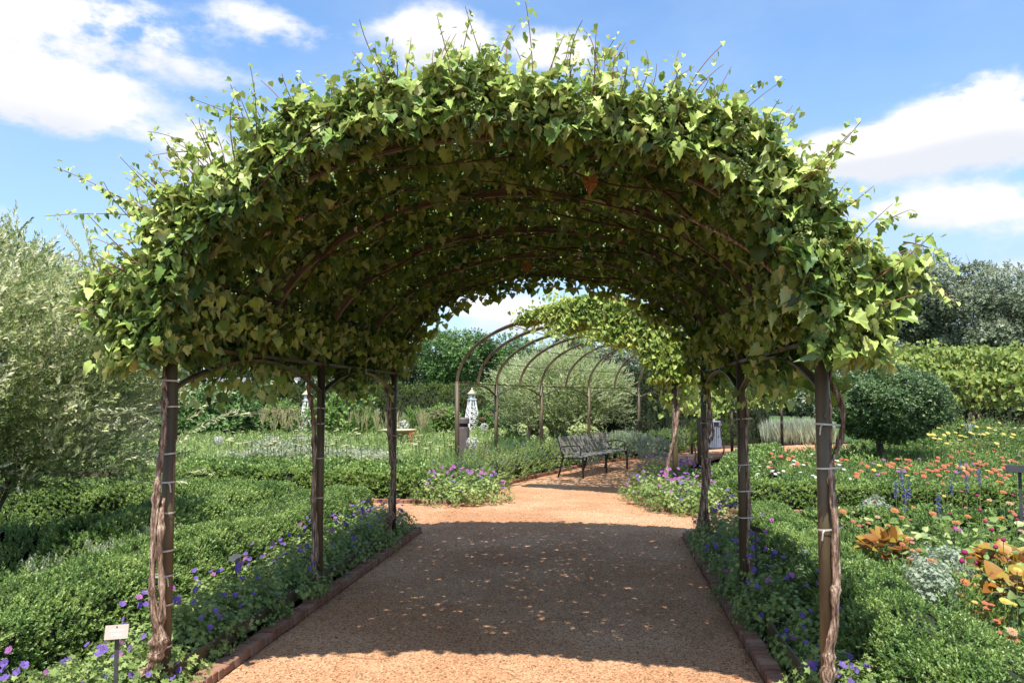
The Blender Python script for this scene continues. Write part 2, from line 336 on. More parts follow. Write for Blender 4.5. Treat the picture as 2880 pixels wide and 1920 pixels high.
# ---- leaf templates: verts, tris, leaf index per tri
def T(vs, fs): return (vs, fs, [0] * len(fs))
def grape_leaf(seed, teeth=True):
    r_ = random.Random(seed); half = [(.10, -.13), (.30, -.17), (.44, -.02), (.42, .10), (.54, .22), (.43, .36), (.44, .52), (.29, .60), (.22, .78), (.12, .80)]
    pts = [(0, .0)] + half + [(0, 1.0)] + [(-x, y) for x, y in half[::-1]]
    bx, by = r_.uniform(.05, .9), r_.uniform(-.1, .7); tw_ = r_.uniform(-.35, .35)
    vs = []
    for x, y in pts:
        x *= r_.uniform(.94, 1.06); y *= r_.uniform(.96, 1.04)
        vs.append((x, y, bx * abs(x) * .7 - by * y * y + tw_ * x * y + r_.uniform(-.06, .06)))
    c = len(vs); vs.append((0, .32, -.06)); n = len(pts)
    return T(vs, [(c, i, (i + 1) % n) for i in range(n)])
def heart_leaf(seed):
    r_ = random.Random(seed); pts = [(0, 0), (.38, -.1), (.5, .3), (.28, .72), (0, 1), (-.28, .72), (-.5, .3), (-.38, -.1)]
    f = r_.uniform(.2, .5); vs = [(x, y, f * abs(x) - .25 * y * y) for x, y in pts]
    return T(vs, [(0, 1, 2), (0, 2, 3), (0, 3, 4), (0, 4, 5), (0, 5, 6), (0, 6, 7)])
def lance(w=.13, fold=.3): return [(0, 0, 0), (w, .45, fold * w), (0, 1, -.08), (-w, .45, fold * w)], [(0, 1, 2), (0, 2, 3)]
def sprig(nl, length, ll, w, seed, spread=55, taper=.5, opp=False, twig=True, fold=.6):
    r_ = random.Random(seed); vs, fs, tl = [], [], []
    bend = r_.uniform(-.15, .15)
    if twig:
        vs += [(-.012 * length, 0, 0), (.012 * length, 0, 0), (bend * length, length, 0)]; fs.append((0, 1, 2)); tl.append(0)
    for i in range(nl):
        f = (i + .6) / nl; az = r_.uniform(0, 360) if not opp else (i % 2) * 180 + r_.uniform(-25, 25) + (i // 2) * 90
        sp = R(spread * r_.uniform(.7, 1.2) * (1 - .5 * f)); L = ll * r_.uniform(.75, 1.15) * (1 - taper * f * .6)
        d = Vector((math.sin(sp) * math.cos(R(az)), math.cos(sp), math.sin(sp) * math.sin(R(az))))
        up = Vector((0, 1, 0)); nrm = (up - d * up.dot(d)); nrm = nrm.normalized() if nrm.length > .1 else Vector((0, 0, 1))
        s_ = d.cross(nrm); b = Vector((bend * length * f * f, length * f, 0)); k = len(vs)
        for p in ((0, 0, 0), (w, .5, w * fold), (0, 1, 0), (-w, .5, w * fold)):
            vs.append(tuple(b + (s_ * p[0] + d * p[1] + nrm * p[2]) * L))
        fs += [(k, k + 1, k + 2), (k, k + 2, k + 3)]; tl += [i, i]
    return vs, fs, tl
def palm_sprig(seed, n=8):
    r_ = random.Random(seed); vs, fs, tl = [], [], []
    for i in range(n):
        az = r_.uniform(0, 6.28); h = r_.uniform(.1, 1.0); rad = r_.uniform(.05, .45)
        b = Vector((rad * math.cos(az), h, rad * math.sin(az))); tilt = Vector((math.cos(az) * .6, 1, math.sin(az) * .6)).normalized()
        x = tilt.cross(Vector((r_.random(), r_.random(), r_.random()))).normalized(); y = tilt.cross(x)
        k = len(vs); vs.append(tuple(b)); m = 10; s_ = r_.uniform(.10, .19)
        for j in range(m):
            a = 2 * math.pi * j / m; q = s_ * (1 if j % 2 == 0 else .5)
            vs.append(tuple(b + x * q * math.cos(a) + y * q * math.sin(a) + tilt * q * .2))
        for j in range(m):
            fs.append((k, k + 1 + j, k + 1 + (j + 1) % m)); tl.append(i)
        vs += [(0, 0, 0), tuple(b), tuple(b + x * .012)]; z = len(vs); fs.append((z - 3, z - 2, z - 1)); tl.append(i)
    return vs, fs, tl
def merge(*ts):
    vs, fs, tl = [], [], []; li = 0
    for v, f, l in ts:
        k = len(vs); vs += list(v); fs += [tuple(a + k for a in x) for x in f]; tl += [a + li for a in l]; li += max(l) + 1
    return vs, fs, tl
GL = [grape_leaf(i) for i in range(9)]; HL = [heart_leaf(i) for i in range(5)]
BOX = [sprig(10, .8, .55, .3, i, 66, opp=False, fold=.3) for i in range(4)]
BOXF = [sprig(5, .7, .75, .3, i, 60, twig=False) for i in range(3)]
WIL = [sprig(12, 1.0, .36, .19, 20 + i, 50) for i in range(4)]
YEW = [sprig(8, .9, .6, .13, 40 + i, 45, twig=False) for i in range(3)]
HERB = [sprig(9, .9, .42, .17, 60 + i, 62) for i in range(4)]
TREE = [sprig(6, .8, .6, .28, 80 + i, 80, twig=False) for i in range(4)]
PALM = [palm_sprig(i) for i in range(4)]
BLADE = [sprig(9, .25, 1.0, .018, 90 + i, 22, twig=False, fold=.1) for i in range(3)]
# ------------------------------------------------------------------ setting
def struct(o): o['kind'] = 'structure'; return o
def poly_sheet(name, pts, z, mat, res=None):
    import bmesh
    bm = bmesh.new(); bm.faces.new([bm.verts.new((p[0], p[1], z)) for p in pts]); bmesh.ops.triangulate(bm, faces=bm.faces[:])
    bm.normal_update()
    for f in bm.faces:
        if f.normal.z < 0: f.normal_flip()
    me = bpy.data.meshes.new(name); bm.to_mesh(me); bm.free(); me.materials.append(M[mat]); return link(name, me)
mb = MB(); nG = 40
xs = np.concatenate([np.linspace(-400, -60, 6), np.linspace(-50, 50, 41), np.linspace(60, 400, 6)]); ys = np.concatenate([np.linspace(-60, -12, 5), np.linspace(-10, 60, 57), np.linspace(80, 700, 10)])
gv = [(x, y, (.025 * mnoise.noise(Vector((x * .9, y * .9, 0))) - .02 if abs(x) < 40 and y < 60 else -.02)) for y in ys for x in xs]
gf = [(j * len(xs) + i, j * len(xs) + i + 1, (j + 1) * len(xs) + i + 1, (j + 1) * len(xs) + i) for j in range(len(ys) - 1) for i in range(len(xs) - 1)]
struct(mb.add(gv, gf).build('ground', 'soil', smooth=True))
LE = [(-.81, 11.6), (-.42, 13.0), (0.0, 14.33), (.42, 15.3), (.9, 16.25), (1.79, 18.3), (2.7, 19.6), (4.37, 21.6), (5.8, 23.7), (8.0, 25.6), (10.5, 26.8), (15, 28.4), (24, 30)]
RE = [(24, 26.8), (15, 25.5), (10, 23.9), (7.5, 22.6), (5.75, 21.0), (4.3, 18.6), (3.3, 16), (2.75, 14), (2.35, 12.4), (2.04, 10.85)]
path_pts = [uv(-2.15, -1.6), uv(.88, -1.6), uv(.88, 9.05), uv(14, 9.05), uv(14, 10.97)] + [Vector((x, y, 0)) for x, y in RE[::-1]] + [Vector((x, y, 0)) for x, y in LE[::-1]] + [uv(-16, 11.42), uv(-16, 9.05), uv(-2.15, 9.05)]  # sand stops short behind the camera, unseen, to lessen bounce under the arch
struct(poly_sheet('gravel_path', path_pts, 0.024, 'sand'))
struct(poly_sheet('lawn', [(6.2, 28), (60, 30), (60, 120), (-70, 120), (-70, 37), (-10, 34.5), (2, 33)], .012, 'lawn'))
# loose chips on the path
n = 15000; u = rng.uniform(-2.13, .86, n); v = 4.0 + 6.5 * rng.random(n) ** 1.6
p = np.array([uv(a, b, .026) for a, b in zip(u, v)]); t3 = T([(-.5, -.4, 0), (.5, -.3, 0), (0, .5, 0), (0, 0, .5)], [(0, 1, 3), (1, 2, 3), (2, 0, 3)])
scatter('path_gravel', t3, p, frames(rvec(n) * [1, 1, .15], np.tile([0., 0, 1], (n, 1)) + .3 * rvec(n)), rng.uniform(.003, .010, n), 'grit', stuff=True)
n = 800; u = rng.uniform(-2.1, .84, n); v = rng.uniform(4.2, 11, n); u[:420] = np.where(rng.random(420) < .5, -2.14 + rng.exponential(.14, 420), .87 - rng.exponential(.14, 420))
p = np.array([uv(a, b, .03) for a, b in zip(u, v)])
scatter('leaf_litter', HL, p, frames(rvec(n) * [1, 1, .2], np.tile([0., 0, 1], (n, 1)) + .45 * rvec(n)), rng.uniform(.008, .022, n), 'dead', stuff=True)
# mulch chips in the beds along the kerbs
n = 9000; s_ = rng.random(n) < .5; u = np.where(s_, rng.uniform(-2.9, -2.26, n), rng.uniform(.98, 1.5, n)); v = rng.uniform(3.0, 9.0, n)
p = np.array([uv(a, b, .012) for a, b in zip(u, v)])
M['mulch'] = leaf_mat('mulch chip', [(.05, .03, .02), (.12, .07, .045), (.22, .15, .1)], 0, .9, .2)
scatter('bed_mulch', t3, p, frames(rvec(n) * [1, 1, .3], np.tile([0., 0, 1], (n, 1)) + .5 * rvec(n)), rng.uniform(.01, .035, n), 'mulch', stuff=True)
# brick kerbs
brick_me = [MB().box(0, 0, 0, .105, .058, .12, bev=.006).mesh('brick', 'greybrick' if i % 3 == 2 else 'brick') for i in range(3)]
def kerb(name, pts, lo=0, off=0.0):
    root = link(name, None); root['kind'] = 'structure'
    far = MB(); pts = [Vector(p) for p in pts]; cnt = 0
    for a, b in zip(pts[:-1], pts[1:]):
        L = (b - a).length; d = (b - a) / L; k = int(L / .066); ang = math.atan2(d.y, d.x) + math.pi / 2
        for i in range(k):
            p = a + d * ((i + .5) * L / k)
            z = .022 + random.uniform(-.009, .006); tw = random.uniform(-.07, .07)
            if p.y < 13.5 and cnt < 290 and p.y > 2.5:
                o = link('brick', brick_me[random.randrange(3)], root); o.location = (p.x + random.uniform(-.003, .003), p.y, z); o.rotation_euler = (random.uniform(-.05, .05), random.uniform(-.07, .07), ang - math.pi / 2 + math.pi / 2 + tw - math.pi / 2 + math.pi / 2); cnt += 1
                o.rotation_euler.z = math.atan2(d.y, d.x) - math.pi / 2 + tw
            else:
                far.box(p.x, p.y, z, .105, .058, .12, rot=Matrix.Rotation(math.atan2(d.y, d.x) - math.pi / 2 + tw, 3, 'Z'))
    if far.v: o = far.build('far_bricks', 'brick', root); o['kind'] = 'stuff'
kerb('brick_kerb', [uv(-2.21, 1.5), uv(-2.21, 9.0)])
kerb('brick_kerb', [uv(.94, 1.5), uv(.94, 9.0)])
kerb('brick_kerb', [uv(-6.5, 11.48), uv(-2.22, 11.48)])
kerb('brick_kerb', [Vector((x - .05, y + .02, 0)) for x, y in LE[:9]])
kerb('brick_kerb', [uv(5, 11.03), uv(.82, 11.03)] )
kerb('brick_kerb', [Vector((x + .05, y, 0)) for x, y in RE[:3:-1]])
# ------------------------------------------------------------------ pergolas
BEAM = 1.89; RISE = 1.08
def rib_pt(L, Rr, th, off=0.0):
    c = (L + Rr) / 2; h = (Rr - L) / 2; hw = h.length; e = h / hw
    x, z = -math.cos(th) * hw, math.sin(th) * RISE
    nx, nz_ = -math.cos(th) / hw, math.sin(th) / RISE; q = math.hypot(nx, nz_)
    x += nx / q * off; z += nz_ / q * off
    return Vector((c.x + e.x * x, c.y + e.y * x, BEAM + z))
def lerp_list(pts):
    out = []
    for a, b in zip(pts[:-1], pts[1:]): out += [a, (a + b) / 2]
    return out + [pts[-1]]
def pergola(name, label, Ls, Rs, purl=(20, 42, 66, 90, 114, 138, 160), rail=True, bolts=True, pr=.032, group=None, wide=.05, deep=.04):
    root = thing(name, label, 'pergola', tuple((Ls[0] + Rs[0]) / 2), group=group); root.location.z = 0; o0 = root.location.copy()
    def B(m, nm, mat='metal', sm=False):
        m.v = [(x - o0.x, y - o0.y, z) for x, y, z in m.v]; return m.build(nm, mat, root, sm)
    for side, P in ((-1, Ls), (1, Rs)):
        for p in P:
            m = MB().tube([(p.x, p.y, -.05), (p.x, p.y, BEAM + .02)], pr, 16)
            po = B(m, 'post', sm=True)
            if bolts:
                for hh in (1.52, BEAM - .02):
                    q = MB(); q.tube([(p.x, p.y - pr - .012, hh), (p.x, p.y - pr + .004, hh)], .012, 8); q.v = [(x - o0.x, y - o0.y, z) for x, y, z in q.v]; q.build('bolt', 'metal', po)
                q = MB().tube([(p.x, p.y, BEAM - .012), (p.x, p.y, BEAM + .012)], pr + .008, 16); q.v = [(x - o0.x, y - o0.y, z) for x, y, z in q.v]; q.build('collar', 'metal', po)
        for a, b in zip(P[:-1], P[1:]):
            d = (b - a).normalized(); mid = (a + b) / 2
            B(MB().tube([a + Vector((0, 0, BEAM)), b + Vector((0, 0, BEAM))], 0, rect=(.03, .022)), 'beam')
            for s0, s1 in ((a, mid), (b, mid)):
                e = s1 - s0; L = e.length; pts = []
                for i in range(11):
                    f = i / 10; pts.append(s0 + e * (pr / L + f * (1 - pr / L)) + Vector((0, 0, BEAM - .03 - .2 * (1 - f) ** 2)))
                B(MB().tube(pts, 0, rect=(.042, .014)), 'brace')
                B(MB().box(*(s0 + e.normalized() * (pr + .006) + Vector((0, 0, BEAM - .36))), .036, .012, .3, rot=Matrix.Rotation(math.atan2(e.y, e.x) - math.pi / 2, 3, 'Z')), 'brace_plate')
            if rail: B(MB().tube([a + d * .04 + Vector((0, 0, .13)), b - d * .04 + Vector((0, 0, .13))], 0, rect=(.012, .09)), 'base_rail')
    Lr, Rr = lerp_list(Ls), lerp_list(Rs)
    for a, b in zip(Lr, Rr):
        pts = [rib_pt(a, b, math.pi * i / 30) for i in range(31)]
        B(MB().tube(pts, 0, rect=(wide, deep)), 'arch_rib')
        for s_ in (-.5, .5):
            e = (b - a).normalized().cross(Vector((0, 0, 1))) * (wide * .42 * 2 * s_)
            B(MB().tube([rib_pt(a, b, math.pi * i / 30, -.018) + e for i in range(31)], .005, 5), 'rib_lip')
    for dg in purl:
        B(MB().tube([rib_pt(a, b, R(dg), .022) for a, b in zip(Lr, Rr)], .008, 6), 'purlin')
    return root
NL = [uv(-2.31, v) for v in (3.87, 6.08, 8.30)]; NR = [uv(1.055, v) for v in (3.87, 6.08, 8.30)]
pergola('arched_pergola', 'bronze metal arched pergola over the gravel path in the foreground, buried in grape leaves', NL, NR)
FL = [Vector(p + (0,)) for p in ((-.96, 13.4), (-.32, 15.55), (.67, 17.55), (1.94, 19.35), (3.46, 20.9), (5.2, 22.2))]
FR = [Vector(p + (0,)) for p in ((2.48, 11.7), (3.5, 14.0), (4.05, 16.5), (4.60, 18.9), (5.9, 20.6), (7.6, 21.6))]
pergola('arched_pergola', 'half bare metal arched pergola curving over the path behind the bench', FL, FR, purl=(22, 42, 62, 84, 110, 140), rail=False, bolts=False, pr=.04, deep=.075)
TL = [Vector(p + (0,)) for p in ((10.6, 28.6), (13.0, 27.4), (15.4, 26.2), (17.8, 25.0))]; TR = [Vector((p.x - 1.6, p.y - 3.1, 0)) for p in TL]
TR = [Vector(p + (0,)) for p in ((11.6, 24.6), (14.1, 23.6), (16.5, 22.6), (18.9, 21.6))]
TL = [Vector(p + (0,)) for p in ((12.7, 27.9), (15.2, 26.9), (17.6, 25.9), (20.0, 24.9))]
pergola('arched_pergola', 'distant metal pergola at the right with yellow green vine over it', TR, TL, rail=False, bolts=False, purl=(40, 90, 140))
# ------------------------------------------------------------------ vines
leaf_me = []
for i, g in enumerate(GL):
    me = bpy.data.meshes.new('leaf'); me.from_pydata(g[0], [], g[1]); me.materials.append(M['vine_o']); me.update(); leaf_me.append(me)
def n3(x, y, z): return mnoise.noise(Vector((x, y, z)))
vroots = []
vlab = [('front left', uv(-2.36, 3.80)), ('front right', uv(1.12, 3.82)), ('middle left', uv(-2.38, 6.02)), ('middle right', uv(1.13, 6.02)), ('rear left', uv(-2.38, 8.25)), ('rear right', uv(1.13, 8.25))]
for nm, p in vlab:
    vroots.append(thing('grapevine', 'old grapevine climbing the %s post of the foreground pergola, spreading leaves over the arch' % nm, 'grapevine', tuple(p), group='grapevines on the foreground pergola'))
def vine_idx(th, v):
    s_ = (th > math.pi / 2).astype(int); r_ = np.where(v < 5.0, 0, np.where(v < 7.2, 1, 2)); return r_ * 2 + s_
def canopy(th, v, off, L0, R0, dirv, cen=None):      # positions & outward normals in the garden frame
    hw = 1.6825; x, z = -np.cos(th) * hw, np.sin(th) * RISE; nx, nz_ = -np.cos(th) / hw, np.sin(th) / RISE
    q = np.hypot(nx, nz_); nx, nz_ = nx / q, nz_ / q
    U = -.6275 + x + nx * off; Z = BEAM + z + nz_ * off
    c, s_ = math.cos(PHI), math.sin(PHI)
    P = np.stack([U * c + v * s_, -U * s_ + v * c, Z], 1); Nn = np.stack([nx * c, -nx * s_, nz_], 1)
    return P, Nn
def arc_theta(n, lo=-.06, hi=1.06):
    return rng.uniform(lo, hi, n) * math.pi
allP, allN, allS, allV, allR = [], [], [], [], []
def addl(P, Nn, size, th, v, rr):
    allP.append(P); allN.append(Nn); allS.append(size); allV.append(vine_idx(th, v)); allR.append(rr)
def lump(th, v, s1=2.2): return np.array([n3(a * 2.4, b * s1, 3.3) for a, b in zip(th, v)])
# roof mass
n = 54000; th = arc_theta(n, -.01, 1.01); v = rng.uniform(3.68, 8.5, n); lm = lump(th, v) + .8 * np.array([n3(a * 9, b * 8, 1.7) for a, b in zip(th, v)])
side = np.abs(np.cos(th)) ** 3
outer = .19 * np.sin(np.clip(th, 0, 3.14159)) ** 3 + .04 + .13 * lm + .20 * side
outer = np.maximum(outer, .05); off = .0 + outer * rng.random(n) ** .75
P, Nn = canopy(th, v, off, 0, 0, 0); addl(P, Nn, rng.uniform(.038, .08, n), th, v, rng.uniform(.0, .3, n) + .65 * np.clip(off / np.maximum(outer, .05), 0, 1) ** 1.15)  # canopy shade painted into leaf tone: inner leaves darker, outer ones lighter
# lining leaves hanging under the ribs
n = 1500; th = arc_theta(n, .02, .98); v = rng.uniform(3.8, 8.45, n)
P, Nn = canopy(th, v, rng.uniform(-.05, .05, n), 0, 0, 0); addl(P, Nn, rng.uniform(.055, .1, n), th, v, rng.uniform(.0, .3, n))  # dark tones only, the arch's inner shade put into the leaf colour
# bushy front fringe
n = 14000; th = arc_theta(n, -.03, 1.03); v = 3.74 - .24 * rng.random(n) ** .7 + .1 * rng.random(n); side = np.abs(np.cos(th)) ** 2.2; lm = lump(th, v, 1) + .9 * np.array([n3(a * 8, 4.4, 1.7) for a in th]) + .6 * np.array([n3(a * 22, 2.4, 1.7) for a in th])
lo = -.04 - .06 * side + .05 * lm; hi = .06 + .19 * np.sin(np.clip(th, 0, 3.14159)) ** 3 + .12 * lm + .2 * side; hi = np.maximum(hi, lo + .1)
off = lo + (hi - lo) * rng.random(n)
P, Nn = canopy(th, v, off, 0, 0, 0); addl(P, Nn, rng.choice([.025, .036, .05, .07, .095], n, p=[.28, .32, .24, .12, .04]), th, v, np.where(off < .0, rng.uniform(.0, .45, n), rng.uniform(.3, .95, n)))  # fringe leaves inside the rib line coloured dark to stand in for shade
# rear fringe
n = 1500; th = arc_theta(n, .0, 1.0); v = rng.uniform(8.35, 8.6, n)
P, Nn = canopy(th, v, rng.uniform(-.14, .2, n) - .1 * np.clip(lump(th, v * 0 + 3, 1), 0, 1), 0, 0, 0); addl(P, Nn, rng.uniform(.05, .1, n), th, v, rng.uniform(.2, .8, n))
# side skirts
n = 8500; lr = rng.random(n) < .5; v = 3.55 + 4.95 * rng.random(n) ** 1.25; th = np.where(lr, .02, math.pi - .02); hgt = BEAM + .34 - rng.random(n) ** 1.5 * (.26 + .22 * np.array([n3(a * 1.7, b * 5., 1) for a, b in zip(v, lr)]))
outw = np.where(hgt > BEAM - .02, rng.uniform(-.16, .34, n), rng.uniform(.0, .34, n))
U = np.where(lr, -2.31 - outw, 1.055 + outw * 1.12); c, s_ = math.cos(PHI), math.sin(PHI)
P = np.stack([U * c + v * s_, -U * s_ + v * c, hgt], 1); sg = np.where(lr, -1., 1.); Nn = np.stack([sg * c, -sg * s_, .3 + 0 * sg], 1)
addl(P, Nn, rng.uniform(.032, .08, n), th, v, rng.uniform(.2, 1, n))
for i in range(44):
    lr_ = i % 2; v_ = random.uniform(3.6, 8.4); nn_ = random.randint(30, 70); dr = random.uniform(.12, .42); o_ = random.uniform(-.02, .3)
    hg = BEAM + .08 - dr * rng.random(nn_) ** 1.2; ow = o_ + rng.normal(0, .06, nn_); vv = v_ + rng.normal(0, .13, nn_)
    U = -2.31 - ow if lr_ == 0 else 1.055 + ow; c, s_ = math.cos(PHI), math.sin(PHI); sg = -1. if lr_ == 0 else 1.
    th = np.full(nn_, .02 if lr_ == 0 else math.pi - .02); addl(np.stack([U * c + vv * s_, -U * s_ + vv * c, hg], 1), np.tile([sg * c, -sg * s_, .3], (nn_, 1)), rng.uniform(.035, .085, nn_), th, vv, rng.uniform(.1, .8, nn_))
# twiggy shoots with small leaves
shoots = [MB() for _ in vroots]
def shoot(p0, p1, vi, nl=16, s0=.055, s1=.025, bend=.12):
    p0, p1 = Vector(p0), Vector(p1); L = (p1 - p0).length; sag = Vector((random.uniform(-bend, bend), random.uniform(-bend, bend), random.uniform(0, bend))) * L
    pts = [p0.lerp(p1, f) + sag * 4 * f * (1 - f) for f in np.linspace(0, 1, 9)]
    shoots[vi].tube(pts, [.0035 * (1 - .6 * i / 8) for i in range(9)], 4)
    pp, nn, ss = [], [], []
    for i in range(nl):
        f = (i + random.random()) / nl; q = f * 8; k = min(7, int(q)); b = pts[k].lerp(pts[k + 1], q - k)
        for _ in range(random.choice((1, 1, 2))):
            o = Vector(rvec(1)[0]) * random.uniform(.01, .05); pp.append(b + o); nn.append(Vector(rvec(1)[0]) * .8 + Vector((0, -.5, .7))); ss.append((s0 + (s1 - s0) * f) * random.uniform(.7, 1.25))
    allP.append(np.array(pp)); allN.append(np.array(nn)); allS.append(np.array(ss)); allV.append(np.full(len(pp), vi)); allR.append(rng.uniform(.35, 1., len(pp)))
long_ = [((520, 640), (125, 608), 4.1), ((500, 660), (150, 470), 4.1), ((420, 600), (250, 520), 4.1), ((600, 480), (415, 370), 4.0), ((560, 430), (420, 440), 4.0), ((680, 340), (530, 275), 3.9), ((1500, 260), (1478, 5), 3.8),
         ((1560, 250), (1600, 90), 3.8), ((1640, 230), (1735, 100), 3.8), ((1990, 340), (2150, 230), 3.8), ((2150, 420), (2250, 300), 3.8), ((2540, 680), (2690, 770), 3.9), ((1340, 240), (1250, 112), 3.8), ((1420, 250), (1400, 130), 3.8),
         ((1080, 250), (990, 145), 3.9), ((1100, 250), (1055, 120), 3.9), ((2280, 560), (2330, 450), 3.8), ((1880, 330), (1925, 210), 3.8), ((2480, 640), (2560, 590), 3.9), ((900, 300), (835, 205), 3.9), ((330, 760), (240, 720), 4.1), ((1700, 240), (1760, 120), 3.8), ((780, 330), (700, 250), 4.0), ((2600, 800), (2690, 860), 3.9)]
for (a, b, z) in long_:
    shoot(atd(*a, z), atd(*b, z - .05), 0 if a[0] < 1352 else 1, nl=max(10, int(math.dist(a, b) / 13)))
for i in range(420):
    t_ = random.uniform(.02, .98) * math.pi; v_ = 3.55 + 4.7 * random.random() ** 2.6
    Pq, Nq = canopy(np.array([t_]), np.array([v_]), np.array([.1]), 0, 0, 0); d = Vector(Nq[0]) + Vector(rvec(1)[0]) * .6 + Vector((0, 0, .35)); ln = random.uniform(.1, .30)
    vi = int(vine_idx(np.array([t_]), np.array([v_]))[0]); shoot(Vector(Pq[0]), Vector(Pq[0]) + d.normalized() * (ln + .12), vi, nl=9)
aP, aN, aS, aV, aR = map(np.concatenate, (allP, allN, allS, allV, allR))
n = len(aP); down = np.tile([0., 0, -1.], (n, 1)); tip = .8 * down + .8 * rvec(n) + .4 * aN; nrm = aN * .5 + [0, -.65, .95] + .75 * rvec(n)
frm = frames(tip, nrm)
# the leaves that show largest become single parts
U_all = aP[:, 0] * math.cos(PHI) - aP[:, 1] * math.sin(PHI); V_all = aP[:, 0] * math.sin(PHI) + aP[:, 1] * math.cos(PHI)
score = aS / aP[:, 1] * np.where(V_all < 3.72, 1.0, .55); single = np.zeros(n, bool)
for vi, cnt in ((0, 290), (1, 290), (2, 60), (3, 60), (4, 30), (5, 30)):
    ix = np.where(aV == vi)[0]; ix = ix[np.argsort(-score[ix])[:cnt]]; single[ix] = True
    o0 = vroots[vi].location
    for i in ix:
        o = link('leaf', leaf_me[i % 5], vroots[vi]); m4 = Matrix(frm[i].tolist()).to_4x4() @ Matrix.Scale(float(aS[i]), 4)
        o.pass_index = int(100 * min(1, max(0, aR[i] + random.gauss(0, .1)))); o.matrix_parent_inverse = Matrix(); o.matrix_local = Matrix.Translation(Vector(aP[i]) - o0) @ m4
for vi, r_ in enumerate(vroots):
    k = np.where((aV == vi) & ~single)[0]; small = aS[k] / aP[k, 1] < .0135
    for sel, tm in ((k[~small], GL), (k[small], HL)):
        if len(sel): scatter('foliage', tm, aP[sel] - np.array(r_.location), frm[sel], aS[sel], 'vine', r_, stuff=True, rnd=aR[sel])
    s_ = shoots[vi]
    if s_.v: s_.v = [(x - r_.location.x, y - r_.location.y, z - r_.location.z) for x, y, z in s_.v]; o = s_.build('shoots', 'shoot', r_); o['kind'] = 'stuff'
# dry leaves and bunches
for (px, py, z, s_) in ((1659, 500, 4.0, .09), (462, 895, 4.05, .05), (466, 862, 4.05, .04), (1480, 740, 7.2, .1), (1240, 600, 5.6, .08), (2320, 458, 3.8, .035), (2020, 675, 5.0, .1)):
    me = bpy.data.meshes.new('dry_leaf'); g = GL[1]; me.from_pydata(g[0], [], g[1]); me.materials.append(M['dead']); me.update()
    vi = 0 if px < 1352 else 1; o = link('dry_leaf', me, vroots[vi]); fr_ = frames(np.array([[.2, .1, -1.]]), np.array([[.3, -1, .3]]))[0]
    o.matrix_local = Matrix.Translation(atd(px, py, z) - vroots[vi].location) @ Matrix(fr_.tolist()).to_4x4() @ Matrix.Scale(s_, 4)
bm_ = MB()
for i in range(26):
    a = random.uniform(0, 6.28); f = i / 26; q = .02 * (1 - .6 * f); c_ = Vector((math.cos(a) * q, math.sin(a) * q, -f * .085)); r0 = .0065
    bm_.add([c_ + Vector(d) * r0 for d in ((1, 0, 0), (0, 1, 0), (-1, 0, 0), (0, -1, 0), (0, 0, 1), (0, 0, -1))], [(0, 1, 4), (1, 2, 4), (2, 3, 4), (3, 0, 4), (1, 0, 5), (2, 1, 5), (3, 2, 5), (0, 3, 5)])
gme = bm_.mesh('grape_bunch', 'grape', True)
for i in range(46):
    t_ = random.uniform(.03, .97) * math.pi; Pq, Nq = canopy(np.array([t_]), np.array([random.uniform(3.46, 3.7)]), np.array([random.uniform(-.1, .25)]), 0, 0, 0)
    vi = int(t_ > math.pi / 2); o = link('grape_bunch', gme, vroots[vi]); o.location = Vector(Pq[0]) - vroots[vi].location; o.scale = (random.uniform(.9, 1.5),) * 3; o.rotation_euler = (random.uniform(-.3, .3), random.uniform(-.3, .3), random.uniform(0, 6))
def px_tube(root, name, pts, z, rad, mat='bark', gn=.55, n=10, mid=3):
    P = [atd(x, y, z + (q[2] if len(q) > 2 else 0)) for q in pts for x, y in [q[:2]]]
    Q = []; rr = []
    m = len(P); rad = [q_ * .86 for q_ in rad] if isinstance(rad, (list, tuple)) else rad
    for i in range(m - 1):
        for k in range(mid * 2):
            f = k / (mid * 2); p0, p1, p2, p3 = P[max(i - 1, 0)], P[i], P[i + 1], P[min(i + 2, m - 1)]
            q = .5 * ((2 * p1) + (p2 - p0) * f + (2 * p0 - 5 * p1 + 4 * p2 - p3) * f * f + (3 * p1 - p0 - 3 * p2 + p3) * f ** 3)
            Q.append(q); r_ = rad if not isinstance(rad, (list, tuple)) else rad[i] + (rad[i + 1] - rad[i]) * f
            rr.append(r_ * (1 + .10 * math.sin(q.z * 41) + .12 * random.uniform(-1, 1) + (.5 if random.random() < .1 else 0)))
    Q.append(P[-1]); rr.append(rr[-1]); o0 = root.location if root else Vector()
    return MB().tube([q - o0 for q in Q], rr, n, gnarl=gn).build(name, mat, root, True)
